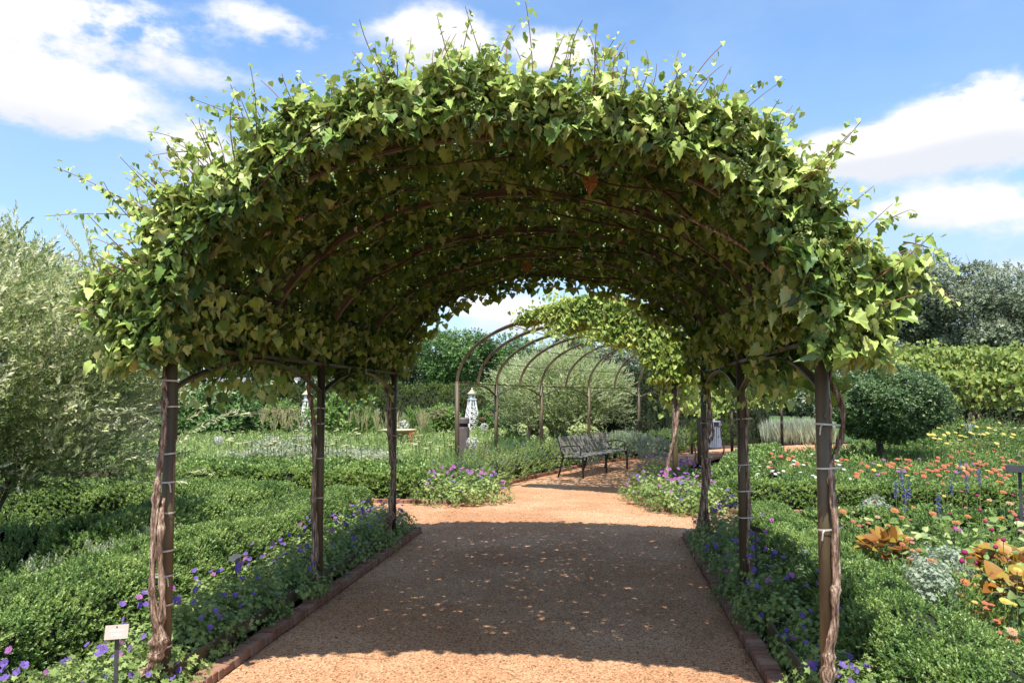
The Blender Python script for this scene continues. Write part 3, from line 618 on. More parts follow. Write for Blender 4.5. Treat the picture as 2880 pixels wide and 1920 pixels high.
# trunks
px_tube(vroots[0], 'trunk', [(350, 1960, -.15), (395, 1905, -.12), (437, 1850, -.1), (448, 1790, -.1), (437, 1735, -.1), (428, 1660, -.1), (431, 1560, -.1), (436, 1440, -.1), (447, 1330, -.08), (459, 1230, -.08), (462, 1150, -.06), (466, 1020, .02), (470, 900, .05), (560, 800, .3), (760, 650, .4), (1000, 560, .5)], 4.1, [.036, .033, .03, .033, .024, .021, .02, .02, .018, .016, .015, .015, .018, .018, .014, .008], n=12)
px_tube(vroots[0], 'trunk', [(440, 1800, -.08), (456, 1735, -.1), (455, 1650, -.1), (450, 1560, -.1), (453, 1470, -.1), (458, 1400, -.06)], 4.1, [.016, .018, .016, .017, .018, .010], n=10)
px_tube(vroots[1], 'trunk', [(2328, 2040, -.05), (2329, 1920, -.05), (2332, 1830, -.05), (2350, 1740, -.06), (2352, 1640, -.06), (2348, 1540, -.06), (2346, 1440, -.06), (2338, 1350, -.05), (2340, 1300, -.03), (2362, 1240, 0), (2372, 1165, 0), (2356, 1110, .02), (2325, 1050, .05), (2290, 900, .2), (2100, 700, .35), (1900, 600, .4)], 3.73, [.03, .025, .022, .022, .020, .021, .019, .016, .014, .013, .013, .013, .013, .015, .012, .008], n=12)
px_tube(vroots[1], 'trunk', [(2336, 1330, -.03), (2334, 1250, -.03), (2336, 1150, -.02), (2330, 1080, 0), (2346, 1010, 0)], 3.73, .007, n=7)
px_tube(vroots[2], 'trunk', [(886, 1640, 0), (885, 1560, 0), (884, 1460, 0), (882, 1380, 0), (884, 1280, 0), (883, 1190, 0), (874, 1130, 0), (868, 1080, 0), (885, 980, 0), (900, 850, .1), (1050, 700, .3)], 6.25, [.03, .028, .026, .024, .02, .02, .02, .018, .02, .02, .01], n=9)
px_tube(vroots[3], 'trunk', [(2112, 1700, 0), (2110, 1600, 0), (2096, 1540, 0), (2106, 1470, 0), (2104, 1360, 0), (2098, 1240, 0), (2100, 1150, 0), (2085, 1080, 0), (2080, 900, .1), (1980, 750, .2)], 5.9, [.028, .026, .02, .02, .018, .018, .018, .018, .018, .01], n=9)
px_tube(vroots[4], 'trunk', [(1092, 1500, 0), (1100, 1420, 0), (1106, 1330, 0), (1098, 1240, 0), (1094, 1180, 0), (1092, 1120, 0), (1085, 1080, 0), (1110, 950, 0), (1150, 850, .2)], 8.4, [.04, .036, .034, .03, .028, .024, .02, .024, .012], n=9)
px_tube(vroots[5], 'trunk', [(1976, 1540, -.05), (1972, 1440, -.05), (1990, 1330, -.05), (1984, 1260, -.05), (1994, 1180, -.05), (1990, 1080, 0), (1975, 950, 0)], 8.1, [.04, .038, .036, .03, .024, .022, .02], n=9)
px_tube(vroots[5], 'trunk', [(1990, 1480, -.06), (1986, 1400, -.06), (1976, 1300, -.06), (1990, 1250, -.06), (2006, 1225, -.06), (2003, 1190, -.06), (1996, 1130, -.03)], 8.1, [.02, .02, .02, .016, .012, .01, .008], n=8)
# canes lying under the leaves
for i in range(24):
    sd_ = random.random() < .5; vi = random.choice((0, 0, 2, 4)) + int(sd_); v0 = random.uniform(3.7, 8.3); dv = random.uniform(-.5, .5)
    t0 = random.uniform(.05, .35); t1 = t0 + random.uniform(.25, .5); pts = []
    for k in range(14):
        f = k / 13; t_ = (t0 + (t1 - t0) * f) * math.pi; t_ = math.pi - t_ if sd_ else t_
        Pq, _ = canopy(np.array([t_]), np.array([v0 + dv * f + .05 * math.sin(f * 9 + i)]), np.array([-.03 + .05 * math.sin(f * 7 + i * 2)]), 0, 0, 0); pts.append(Vector(Pq[0]) - vroots[vi].location)
    r0 = random.uniform(.004, .011); MB().tube(pts, [r0 * (1 - .6 * k / 13) for k in range(14)], 6, gnarl=.25).build('cane', 'cane', vroots[vi], True)
# plastic ties round post and trunk
def tie(P, hh, dx, rr=.036, wdt=.009, tail=True):
    m = MB(); n_ = 16; tilt = random.uniform(-.12, .12)
    for zz in (0, 1): pass
    vs = []; fs = []
    for k in range(n_):
        a = 2 * math.pi * k / n_; ex = .03 * abs(dx) / .03 if math.cos(a) * dx > 0 else 0
        x = math.cos(a) * rr + math.copysign(ex, dx) * abs(math.cos(a)); y = math.sin(a) * rr * 1.25
        vs += [(x, y, hh + tilt * x - wdt / 2), (x, y, hh + tilt * x + wdt / 2)]
    for k in range(n_): j = (k + 1) % n_; fs.append((2 * k, 2 * j, 2 * j + 1, 2 * k + 1))
    m.add(vs, fs)
    if tail: 
        sx = random.choice((-1, 1)); m.tube([(sx * .02, -rr * 1.27, hh), (sx * .03, -rr * 1.4, hh - .012), (sx * .033, -rr * 1.3, hh - .05)], 0, rect=(.008, .002))
    o = m.build('plastic_tie', 'tie'); o.location = (P.x, P.y, 0); return o
ordw = ['nearest', 'second', 'third', 'fourth', 'fifth', 'sixth', 'seventh', 'eighth', 'ninth', 'tenth', 'eleventh', 'twelfth']
for P, hs, dx, lb in ((NL[0], (1.70, 1.56, 1.31, 1.16, 1.00, .80, .67, .52, .30), -.04, 'front left'), (NR[0], (1.48, 1.27, .98), .05, 'front right'), (NL[1], (1.53, 1.4, 1.12, .8), -.05, 'middle left'), (NR[1], (1.45, 1.1, .9, .7), .05, 'middle right'), (NL[2], (1.5, 1.2), -.05, 'rear left'), (NR[2], (1.55, 1.35, 1.0, .7), .05, 'rear right')):
    for q, hh in enumerate(hs):
        pos_ = 'topmost' if q == 0 else ('lowest' if q == len(hs) - 1 else ordw[q] + ' from the top')
        o = tie(P, hh, dx, tail=random.random() < .6); tag(o, 'white plastic tie on the %s post, %s of its ties' % (lb, pos_), 'plant tie', 'ties on the foreground pergola posts')
# far vines
def far_vine(Ls, Rs, label, mat, th_rng, n, size, off=(-.1, .3), root_at=None, edge=None, fringe=0):
    r_ = thing('grapevine', label, 'grapevine', tuple(root_at)); Lr, Rr = lerp_list(Ls), lerp_list(Rs); m = len(Lr) - 1
    P = []; Nn = []
    for i in range(fringe):
        th_ = math.pi * random.uniform(.38, 1.0); s_ = random.uniform(-.16, .25); e_ = min(1, max(0, th_ / math.pi - .38) * 4)
        a = Lr[0].lerp(Lr[1], s_); b = Rr[0].lerp(Rr[1], s_); lo_ = -.45 * e_ * (.6 + .8 * n3(th_ * 4, 1, 2)); o_ = random.uniform(lo_, .38 * e_ + .05)
        p = rib_pt(a, b, th_, o_); q = rib_pt(a, b, th_, o_ + .1); P.append(p - r_.location); Nn.append((q - p).normalized())
    for i in range(n):
        s_ = random.uniform(-.12, m + .1); k = min(m - 1, max(0, int(s_))); a = Lr[k].lerp(Lr[k + 1], s_ - k); b = Rr[k].lerp(Rr[k + 1], s_ - k)
        lo, hi = th_rng(s_ / m); th_ = math.pi * random.uniform(lo, hi)
        if edge and random.random() > edge(th_ / math.pi, s_ / m): continue
        o_ = random.uniform(off[0] - (.3 * random.random() if fringe and th_ > 2.0 else 0), off[1] * (.75 + .9 * n3(th_ * 3, s_ * 1.3, 5.)))
        p = rib_pt(a, b, th_, o_); q = rib_pt(a, b, th_, o_ + .1)
        if th_ / math.pi > .96 or th_ / math.pi < .04: p.z -= random.random() ** 1.5 * .5
        P.append(p - r_.location); Nn.append((q - p).normalized())
    P = np.array(P); Nn = np.array(Nn); k = len(P)
    fr_ = frames(np.tile([0., 0, -1.], (k, 1)) + .8 * rvec(k) + .3 * Nn, Nn + [0, -.2, .4] + .8 * rvec(k))
    scatter('foliage', HL, P, fr_, rng.uniform(size * .6, size * 1.15, k), mat, r_, stuff=True)
    return r_
fv = far_vine(FL, FR, 'yellow green vine covering the right half of the curved pergola beyond the bench', 'vine_y', lambda s: (.3, 1.03), 46000, .075, off=(-.12, .42), root_at=(2.56, 11.65, 0), fringe=13000, edge=lambda t, s: min(1, max(.03, (t - .36) * 5)) * (1 if t > .6 else (.95 if s < .5 else .6)))
far_vine(TR, TL, 'yellow green vine massed on the distant pergola at the right', 'vine_m', lambda s: (-.04, 1.04), 12000, .15, root_at=(11.7, 24.5, 0), off=(-.1, .5))
px_tube(fv, 'trunk', [(1880, 1420, 0), (1872, 1350, 0), (1882, 1290, 0), (1896, 1230, -.05), (1906, 1160, -.05), (1908, 1100, 0), (1900, 1000, 0)], 11.7, [.03, .03, .028, .03, .028, .024, .02], n=8)
for (bx, by, lb) in ((1950, 1302, 'fourth'), (2030, 1283, 'fifth')):
    p = at(bx, by); r_ = thing('grapevine', 'thin vine twisting up the %s post on the right of the curved pergola' % lb, 'grapevine', tuple(p))
    MB().tube([(.05 * math.sin(k * 1.3), -.07 + .02 * math.cos(k), k * .19) for k in range(11)], [.022 * (1 - .04 * k) for k in range(11)], 7, gnarl=.3).build('trunk', 'bark', r_, True)
    n = 110; P = np.stack([rng.normal(.12, .12, n), rng.normal(-.1, .1, n), rng.uniform(.5, 1.7, n)], 1); P[:, 0] *= np.where(P[:, 2] > 1.2, 1.6, .8)
    scatter('foliage', HL, P, frames(np.tile([0., 0, -1.], (n, 1)) + .7 * rvec(n), rvec(n) + [0, -.7, .5]), rng.uniform(.06, .11, n), 'vine_y', r_, stuff=True)
# ------------------------------------------------------------------ hedges
def hedge(label, pts, w, h, n, size, mat='box', core='boxcore', tm=BOX, bump=.05, name='box_hedge', cat='hedge', group=None, core_in=.05, round_=3.0, upb=.5, freq=2.6):
    pts = [Vector((p[0], p[1], 0)) for p in pts]; o0 = (pts[0] + pts[-1]) / 2; r_ = thing(name, label, cat, tuple(o0), group=group)
    segs = [(b - a).length for a, b in zip(pts[:-1], pts[1:])]; tot = sum(segs)
    def frame_at(s):
        for (a, b, L) in zip(pts[:-1], pts[1:], segs):
            if s <= L or b is pts[-1]:
                d = (b - a) / L; return a + d * s, Vector((d.y, -d.x, 0)), d
            s -= L
    def surf(s, t, inset=0.0):           # t 0..1 around the profile, s may run past the ends
        e = max(0.0, (-s) , s - tot); s2 = min(max(s, 0), tot); a, side, d = frame_at(s2)
        an = t * math.pi; cx = math.copysign(abs(math.cos(an)) ** (2 / round_), math.cos(an)); cz = abs(math.sin(an)) ** (2 / round_)
        rr = 1.0
        if e > 0: rr = math.sqrt(max(0, 1 - (e / (w * .5)) ** 3))
        b_ = bump * n3((a.x + side.x * cx * w) * freq, (a.y + side.y * cx * w) * freq, cz * h * freq * 1.4) * 1.6
        x = cx * (w / 2 + b_ - inset) * rr; z = cz * (h + b_ - inset) * (.35 + .65 * rr)
        sg = -1 if s < 0 else 1
        return a + side * x + d * (sg * e) + Vector((0, 0, z)), (side * cx * .9 + Vector((0, 0, cz * 1.0)) + d * sg * (1 if e > 0 else 0) * (e / (w * .5)))
    P, Nn = [], []
    ss = rng.uniform(-w / 2, tot + w / 2, n); tt = np.clip(rng.beta(1.15, 1.15, n), .02, .98)
    for s, t in zip(ss, tt):
        p, nn = surf(s, t, random.random() ** 2 * .06); P.append(p - o0); Nn.append(nn)
    P = np.array(P); Nn = np.array(Nn); Nn /= np.linalg.norm(Nn, axis=1, keepdims=True) + 1e-9
    cl = np.array([n3(p[0] * 6 + 9, p[1] * 6, p[2] * 8) for p in P])
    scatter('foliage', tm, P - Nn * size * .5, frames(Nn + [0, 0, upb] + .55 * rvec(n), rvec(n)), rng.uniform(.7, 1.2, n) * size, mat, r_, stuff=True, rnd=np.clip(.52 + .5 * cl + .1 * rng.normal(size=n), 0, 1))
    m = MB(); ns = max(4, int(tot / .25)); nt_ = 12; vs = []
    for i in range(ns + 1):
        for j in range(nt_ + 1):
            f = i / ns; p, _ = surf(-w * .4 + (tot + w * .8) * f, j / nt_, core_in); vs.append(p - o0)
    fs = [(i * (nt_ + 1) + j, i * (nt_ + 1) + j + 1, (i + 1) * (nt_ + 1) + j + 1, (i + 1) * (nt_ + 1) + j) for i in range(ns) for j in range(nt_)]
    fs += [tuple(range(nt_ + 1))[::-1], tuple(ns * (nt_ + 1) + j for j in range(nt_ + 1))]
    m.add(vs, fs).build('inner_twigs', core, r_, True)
    return r_
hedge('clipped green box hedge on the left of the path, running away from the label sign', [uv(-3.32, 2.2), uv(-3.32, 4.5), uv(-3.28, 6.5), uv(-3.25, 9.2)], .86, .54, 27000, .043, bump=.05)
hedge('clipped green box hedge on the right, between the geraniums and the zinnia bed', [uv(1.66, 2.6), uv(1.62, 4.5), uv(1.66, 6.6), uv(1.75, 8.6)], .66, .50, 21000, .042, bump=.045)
hedge('box hedge closing the far end of the near right flower bed', [uv(2.3, 8.45), uv(6.5, 8.45)], .6, .45, 3600, .075, tm=BOXF)
hedge('box hedge across the side path on the left, behind the brick kerb', [uv(-7.5, 12.0), uv(-2.9, 12.0)], .75, .52, 6500, .085, tm=BOXF)
hedge('box hedge across the side path on the right, in front of the far zinnias', [uv(1.9, 11.6), uv(8.5, 11.6)], .75, .42, 8000, .07, tm=BOXF)
hedge('box hedge running left from the near hedge before the side path', [uv(-9.5, 8.95), uv(-4.0, 8.95)], .85, .6, 13000, .055, tm=BOX)
hedge('wide box hedge behind the near one under the willow branches', [uv(-4.35, 6.2), uv(-4.3, 8.3)], .9, .56, 8000, .055, tm=BOX)
hedge('second box hedge behind the gravel crossing on the left', [uv(-8, 13.6), uv(-3.2, 13.3)], .8, .5, 4200, .1, tm=BOXF)
hedge('light green low hedge along the right side of the curved path', [(3.6, 12.6), (4.4, 14.8), (5.1, 16.6), (6.4, 19.2)], .85, .48, 5200, .09, tm=BOXF)
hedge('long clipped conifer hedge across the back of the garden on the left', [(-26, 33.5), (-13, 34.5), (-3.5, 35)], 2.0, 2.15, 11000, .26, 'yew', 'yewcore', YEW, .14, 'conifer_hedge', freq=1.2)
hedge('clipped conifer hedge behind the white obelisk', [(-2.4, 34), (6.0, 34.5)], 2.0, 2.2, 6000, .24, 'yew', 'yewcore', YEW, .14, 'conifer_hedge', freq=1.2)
hedge('tall dark evergreen hedge behind the blue grey bin', [(3.6, 26.6), (6.0, 27.6), (8.6, 28.2)], 1.7, 2.6, 8500, .16, 'dark', 'yewcore', YEW, .16, 'evergreen_hedge', freq=1.4)
# ------------------------------------------------------------------ shrubs
def shrub(name, label, cat, c, rad, n, size, mat, tm, stems=0, shell=.55, up=.6, core=None, zc=None, seedstem='bark2', group=None, spiky=0.0):
    c = Vector(c); r_ = thing(name, label, cat, (c.x, c.y, 0), group=group); rx, ry, rz = rad; zc = c.z if zc is None else zc
    d = rvec(n); q = (shell + (1 - shell) * rng.random(n)) ** .8
    lm = np.array([n3(a[0] * 2.2 + c.x, a[1] * 2.2, a[2] * 2.2) for a in d]); q = q * (1 + .34 * lm)
    P = d * q[:, None] * [rx, ry, rz] + [0, 0, zc]; k = P[:, 2] > .05; P, d, q = P[k], d[k], q[k]; m_ = len(P)
    cl = np.array([n3(p[0] * 3.5 / max(.3, rx), p[1] * 3.5 / max(.3, rx), p[2] * 3.5 / max(.3, rx)) for p in P])
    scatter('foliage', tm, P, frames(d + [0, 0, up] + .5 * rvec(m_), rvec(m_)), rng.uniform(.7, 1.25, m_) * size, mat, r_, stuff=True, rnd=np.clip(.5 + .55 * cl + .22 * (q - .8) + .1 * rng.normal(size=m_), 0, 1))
    for i in range(stems):
        a = random.uniform(0, 6.28); b = random.uniform(.03, .16) * rx; e = Vector((math.cos(a) * rx * random.uniform(.25, .75), math.sin(a) * ry * random.uniform(.2, .7), zc + rz * random.uniform(-.1, .5)))
        p0 = Vector((math.cos(a) * b, math.sin(a) * b, 0)); pts = [p0.lerp(e, f) + Vector((0, 0, .25 * rz * f * (1 - f))) + Vector((n3(f * 3, i, 1), n3(f * 3, i, 2), 0)) * .12 * rx * f for f in np.linspace(0, 1, 9)]
        r0 = random.uniform(.012, .022) * max(1, rx / 1.4); MB().tube(pts, [r0 * (1 - .75 * k / 8) for k in range(9)], 7, gnarl=.2).build('stem', seedstem, r_, True)
    if core:
        mm = MB(); N1, N2 = 14, 9; vs = []
        for j in range(N2 + 1):
            for i in range(N1):
                a, b = 2 * math.pi * i / N1, math.pi * j / N2; dd = Vector((math.sin(b) * math.cos(a), math.sin(b) * math.sin(a), math.cos(b))); k_ = core * (1 + .3 * n3(dd.x * 2.2 + c.x, dd.y * 2.2, dd.z * 2.2))
                vs.append((dd.x * rx * k_, dd.y * ry * k_, max(.02, zc + dd.z * rz * k_)))
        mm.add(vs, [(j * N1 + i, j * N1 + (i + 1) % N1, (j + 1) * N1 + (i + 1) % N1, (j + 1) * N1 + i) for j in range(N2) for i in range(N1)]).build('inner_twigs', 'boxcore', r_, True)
    return r_
def willow(label, c, rx, ry, h, n, size, mat, nst, n_long=0, low=.75):
    c = Vector(c); r_ = thing('dappled_willow', label, 'willow shrub', tuple(c)); zc = low + (h - low) * .46; rz = (h - low) * .54
    d = rvec(n); q = .45 + .6 * rng.random(n) ** .7; lm = np.array([n3(a[0] * 2.6, a[1] * 2.6, a[2] * 2.6 + 4) for a in d]); q *= 1 + .38 * lm
    P = d * q[:, None] * [rx, ry, rz] + [0, 0, zc]; k = P[:, 2] > (.84 if rx < 2 else .5); P, d, q = P[k], d[k], q[k]; m_ = len(P)
    cl = np.array([n3(*(p * 1.9)) for p in P])
    out = d * [1, 1, .35] + [0, 0, .6] + .75 * rvec(m_)
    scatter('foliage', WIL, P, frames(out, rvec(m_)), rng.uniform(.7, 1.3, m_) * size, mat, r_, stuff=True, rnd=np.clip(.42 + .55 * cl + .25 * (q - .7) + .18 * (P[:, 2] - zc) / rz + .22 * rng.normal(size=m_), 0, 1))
    for i in range(nst):
        a = 2 * math.pi * i / nst + random.uniform(-.2, .2); b = random.uniform(.04, .2); L = random.uniform(.35, .8)
        p0 = Vector((math.cos(a) * b, math.sin(a) * b, -.02)); e = Vector((math.cos(a) * rx * L, math.sin(a) * ry * L, zc + rz * random.uniform(-.05, .55)))
        pts = [p0.lerp(e, f) + Vector((0, 0, .3 * f * (1 - f))) + Vector((n3(f * 3, i, 1), n3(f * 3, i, 2), 0)) * .16 * f for f in np.linspace(0, 1, 10)]
        r0 = random.uniform(.016, .03) * rx / 1.8; MB().tube(pts, [r0 * (1 - .75 * k / 9) for k in range(10)], 7, gnarl=.2).build('stem', 'bark2', r_, True)
    return r_
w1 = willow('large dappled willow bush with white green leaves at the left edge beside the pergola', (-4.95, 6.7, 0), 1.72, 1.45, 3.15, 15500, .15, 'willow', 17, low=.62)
# its arching outer wands
P_, D_ = [], []
wands = [((300, 900), (185, 660)), ((280, 880), (240, 655)), ((260, 820), (230, 735)), ((520, 1180), (740, 1075)), ((480, 1250), (700, 1170)), ((450, 1190), (330, 1160)), ((60, 800), (20, 690)), ((480, 1350), (570, 1335)), ((500, 1100), (610, 1105))]
wm = MB()
for (a, b) in wands:
    z = 5.9 if a[0] > 400 else 6.4; p0, p1 = atd(*a, z), atd(*b, z - .1); d = (p1 - p0); pts = [p0.lerp(p1, f) + Vector((0, 0, .12 * d.length * math.sin(math.pi * f))) for f in np.linspace(0, 1, 7)]
    wm.tube([p - w1.location for p in pts], [.004 - .0004 * k for k in range(7)], 4)
    for f in np.linspace(0, .95, max(3, int(d.length / .09))):
        P_.append(p0.lerp(p1, f) + Vector((0, 0, .12 * d.length * math.sin(math.pi * f))) - w1.location); D_.append(d.normalized())
P_, D_ = np.array(P_), np.array(D_); wm.build('wands', 'stem', w1)['kind'] = 'stuff'
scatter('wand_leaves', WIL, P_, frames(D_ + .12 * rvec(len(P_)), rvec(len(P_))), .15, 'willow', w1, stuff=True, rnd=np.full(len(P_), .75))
willow('rounded dappled willow bush with pale leaves standing beyond the curved pergola', (1.65, 25.4, 0), 2.2, 1.7, 3.2, 11000, .2, 'willow2', 8, low=.6)
# globe tree on the right
g0 = at(2477, 1318)
gt = thing('globe_tree', 'small round clipped tree with dense dark green leaves in the right bed', 'tree', tuple(g0))
MB().tube([(0, 0, -.05), (.02, 0, .3), (-.02, 0, .6), (0, 0, 1.0)], [.1, .085, .08, .07], 9, gnarl=.2).build('trunk', 'bark2', gt, True)
n = 9500; d = rvec(n); q = .70 + .30 * rng.random(n) ** .7; q *= 1 + .30 * np.array([n3(*(a * 2.4)) for a in d]); P = d * q[:, None] * [1.27, 1.25, .82] + [.2, 0, 1.5]
scatter('crown', TREE, P, frames(d + .6 * rvec(n), rvec(n)), rng.uniform(.09, .15, n), 'globe', gt, stuff=True)
for a_ in range(6): MB().tube([(0, 0, .75), (.3 * math.cos(a_) + .15, .3 * math.sin(a_), 1.1), (.9 * math.cos(a_) + .35, .9 * math.sin(a_), 1.5)], [.045, .03, .012], 6).build('limb', 'bark2', gt, True)
mm = MB().lathe([(.02, .8), (.75, .95), (1.0, 1.4), (.8, 1.9), (.3, 2.05)], 14, (.25, 0, 0)); mm.build('inner_twigs', 'boxcore', gt, True)
# ------------------------------------------------------------------ geraniums
def flower_mesh(name, mat, n=5, r=1.0, cup=.25, layers=1, w=.62):
    vs, fs, tl = [], [], []
    for l in range(layers):
        rr = r * (1 - .28 * l)
        for i in range(n):
            a = 2 * math.pi * (i + .5 * l) / n; k = len(vs); d = Vector((math.cos(a), math.sin(a), 0)); s_ = Vector((-math.sin(a), math.cos(a), 0)); ww = w * rr * (5 / n) ** .9
            z = .12 * l * r
            for pt in (d * .08 * rr, d * .55 * rr + s_ * ww * .8, d * rr + s_ * ww * .45, d * rr * .97 - s_ * ww * .45, d * .55 * rr - s_ * ww * .8):
                vs.append((pt.x, pt.y, z + cup * (pt.length / r) ** 2 * r))
            fs += [(k, k + 1, k + 2), (k, k + 2, k + 3), (k, k + 3, k + 4)]; tl += [i] * 3
    me = bpy.data.meshes.new(name); me.from_pydata(vs, [], fs); at_ = me.attributes.new('rnd', 'FLOAT', 'FACE'); rr = [random.random()] * len(fs); rr = [random.random() for _ in fs]; at_.data.foreach_set('value', rr); me.materials.append(M[mat]); me.update(); return me
GF = [flower_mesh('flower', 'purple'), flower_mesh('flower', 'purple', cup=.5), flower_mesh('flower', 'magenta')]
ordw = ['nearest', 'second', 'third', 'fourth', 'fifth', 'sixth', 'seventh', 'eighth', 'ninth', 'tenth', 'eleventh', 'twelfth']
def geranium(label, c, rad, h, n, size, nf, fsz=.019, pk=.25, group='geraniums edging the path', single=True):
    c = Vector(c); r_ = thing('geranium', label, 'geranium', (c.x, c.y, 0), group=group)
    a = rng.uniform(0, 6.28, n); q = np.sqrt(rng.random(n)); lm = np.array([n3(x * 3 + c.x * 5, y * 3 + c.y * 5, 1) for x, y in zip(np.cos(a) * q, np.sin(a) * q)])
    hh = h * (1 - q ** 3 * .75) * (1 + .45 * lm); x = np.cos(a) * q * rad; y = np.sin(a) * q * rad; fz = rng.random(n) ** .6
    P = np.stack([x, y, hh * fz * .8], 1); d = np.stack([np.cos(a) * q, np.sin(a) * q, .8 + 0 * q], 1)
    scatter('foliage', PALM, P, frames(d + .35 * rvec(n), rvec(n)), rng.uniform(.75, 1.25, n) * size, 'ger', r_, stuff=True, rnd=np.clip(.45 + .5 * lm + .12 * rng.normal(size=n), 0, 1))
    for i in range(nf):
        a_, q_ = random.uniform(0, 6.28), math.sqrt(random.random()) * 1.02; zz = h * (1 - q_ ** 3 * .6) * random.uniform(1.0, 1.35) + .03
        if c.y < 6 and math.sin(a_) > .5 and random.random() < .6: a_ = -a_
        o = link('flower', GF[2] if random.random() < pk else GF[random.randrange(2)], r_); o.location = (math.cos(a_) * q_ * rad, math.sin(a_) * q_ * rad, zz); o.scale = (fsz * random.uniform(.8, 1.2),) * 3
        o.rotation_euler = (random.uniform(.2, 1.2), random.uniform(-.5, .5), random.uniform(-.8, .8))
    return r_
for i, (v_, h_) in enumerate(((3.25, .32), (3.85, .22), (4.5, .32), (5.15, .32), (5.8, .34), (6.45, .34), (7.1, .35), (7.75, .34), (8.4, .36), (8.85, .30))):
    geranium('purple flowered geranium clump on the left of the path, %s from the camera' % ordw[i], uv(-2.63 + .04 * math.sin(i * 2), v_), .38 if v_ < 8.6 else .42, h_, 330 if v_ < 5.5 else 260, .12, (28 if v_ < 5 else 19) if v_ < 8.2 else 30, pk=.3 if v_ < 4.5 else .12)
for i, (v_, h_) in enumerate(((2.9, .26), (3.5, .3), (4.15, .28), (4.8, .33), (5.45, .36), (6.1, .38), (6.75, .38), (7.4, .4), (8.05, .4), (8.6, .4))):
    geranium('purple flowered geranium clump on the right of the path, %s from the camera' % ordw[i], uv(1.33 + .04 * math.sin(i * 2.3), v_), .30 if v_ < 5 else .39, h_ * (.8 if v_ < 5 else 1), 330 if v_ < 5.5 else 260,   .12, 26 if v_ < 5.6 else 19, pk=.15)
fg = [((1270, 1405, .25), 'pink geranium clump on the kerb corner below the taupe bollard'), ((1330, 1400, .22), 'pink geranium clump spilling onto the path below the bare post'), ((1850, 1400, .25), 'purple geranium clump at the foot of the vine post beyond the crossing'), ((1905, 1420, .25), 'magenta geranium clump above the brick kerb corner'), ((1860, 1350, .3), 'purple geranium clump leaning onto the curved path'), ((1960, 1430, .25), 'magenta geranium clump behind the kerb on the right'), ((1925, 1370, .3), 'purple geranium clump behind the vine post beyond the crossing')]
for (px, py, hh), lb in fg:
    geranium(lb, at(px, py + 14, 0), .52, .42, 170, .17, 22, .028, .55 if px < 1400 or 'magenta' in lb else .25, group=None)
# low shrubs along the left kerb of the curved path
for i, (x, y) in enumerate(((-.85, 12.7), (-.55, 13.9), (-.2, 15.0), (.15, 16.1), (.6, 17.2), (1.1, 18.3), (1.7, 19.4), (2.5, 20.4), (3.4, 21.3), (4.4, 22.4), (5.1, 23.6))):
    r_ = shrub('bluebeard_shrub', 'low green shrub with faint blue flowers along the curved kerb, %s from the crossing' % ordw[i], 'shrub', (x, y, .26), (.62, .6, .42), 620, .12, 'ger' if i % 3 else 'herb', HERB, 0, core=.6, group='low shrubs along the left kerb')
    n = 26; d = rvec(n); d[:, 2] = abs(d[:, 2]); P = d * [.6, .6, .42] + [0, 0, .28]
    me = scatter('flowers', T([(-.5, 0, 0), (.5, 0, 0), (0, .8, .2), (0, -.5, .4)], [(0, 1, 2), (0, 1, 3)]), P, frames(rvec(n), d), .035, 'blue', r_, stuff=True)
# ------------------------------------------------------------------ white obelisks
def obelisk(label, x, y, top=2.0):
    r_ = thing('garden_obelisk', label, 'obelisk', (x, y, 0), .5); k = top / 2.0
    b, t = .30 * k, .09 * k
    H = 1.58 * k
    for sx in (-1, 1):
        for sy in (-1, 1): MB().tube([(sx * b, sy * b, 0), (sx * t, sy * t, H)], 0, rect=(.05, .05)).build('leg', 'wpaint', r_)
    for j, f in enumerate((.08, .28, .45, .6, .73)):
        w = b + (t - b) * f; f2 = (.28, .45, .6, .73, .86)[j]; w2 = b + (t - b) * f2
        for q in range(4):
            rot = Matrix.Rotation(q * math.pi / 2, 3, 'Z')
            MB().tube([rot @ Vector((-w, -w, f * H)), rot @ Vector((w, -w, f * H))], 0, rect=(.025, .04)).build('rail', 'wpaint', r_)
            MB().tube([rot @ Vector((-w, -w - .01, f * H)), rot @ Vector((w2, -w2 - .01, f2 * H))], 0, rect=(.02, .03)).build('cross_lath', 'wpaint', r_)
            MB().tube([rot @ Vector((w, -w - .03, f * H)), rot @ Vector((-w2, -w2 - .03, f2 * H))], 0, rect=(.02, .03)).build('cross_lath', 'wpaint', r_)
    for q in range(4):
        rot = Matrix.Rotation(q * math.pi / 2, 3, 'Z'); MB().tube([rot @ Vector((0, -b, .05)), rot @ Vector((0, -t, H))], 0, rect=(.03, .03)).build('lath', 'wpaint', r_)
    MB().box(0, 0, H + .02, .27 * k, .27 * k, .05).build('gallery', 'wpaint', r_)
    MB().box(0, 0, H + .13, .2 * k, .2 * k, .17).build('lantern', 'wpaint', r_)
    MB().box(0, -.101 * k, H + .14, .05, .006, .06).build('window', 'black', r_)
    rf = MB().lathe([(.19 * k, 0), (.2 * k, .02), (.13 * k, .08), (.07 * k, .15), (.02, .19)], 8, (0, 0, H + .215)).build('roof', 'roofw', r_)
    MB().lathe([(.01, 0), (.028, .02), (.028, .045), (.008, .07)], 8, (0, 0, H + .4)).build('finial', 'wpaint', rf)
p = at(1327, 1235); obelisk('white lattice obelisk with a lantern top beside the bare pergola posts', -1.57, 30, 2.0)
obelisk('white lattice obelisk half hidden behind the middle left pergola post', -7.55, 28.2, 1.95)
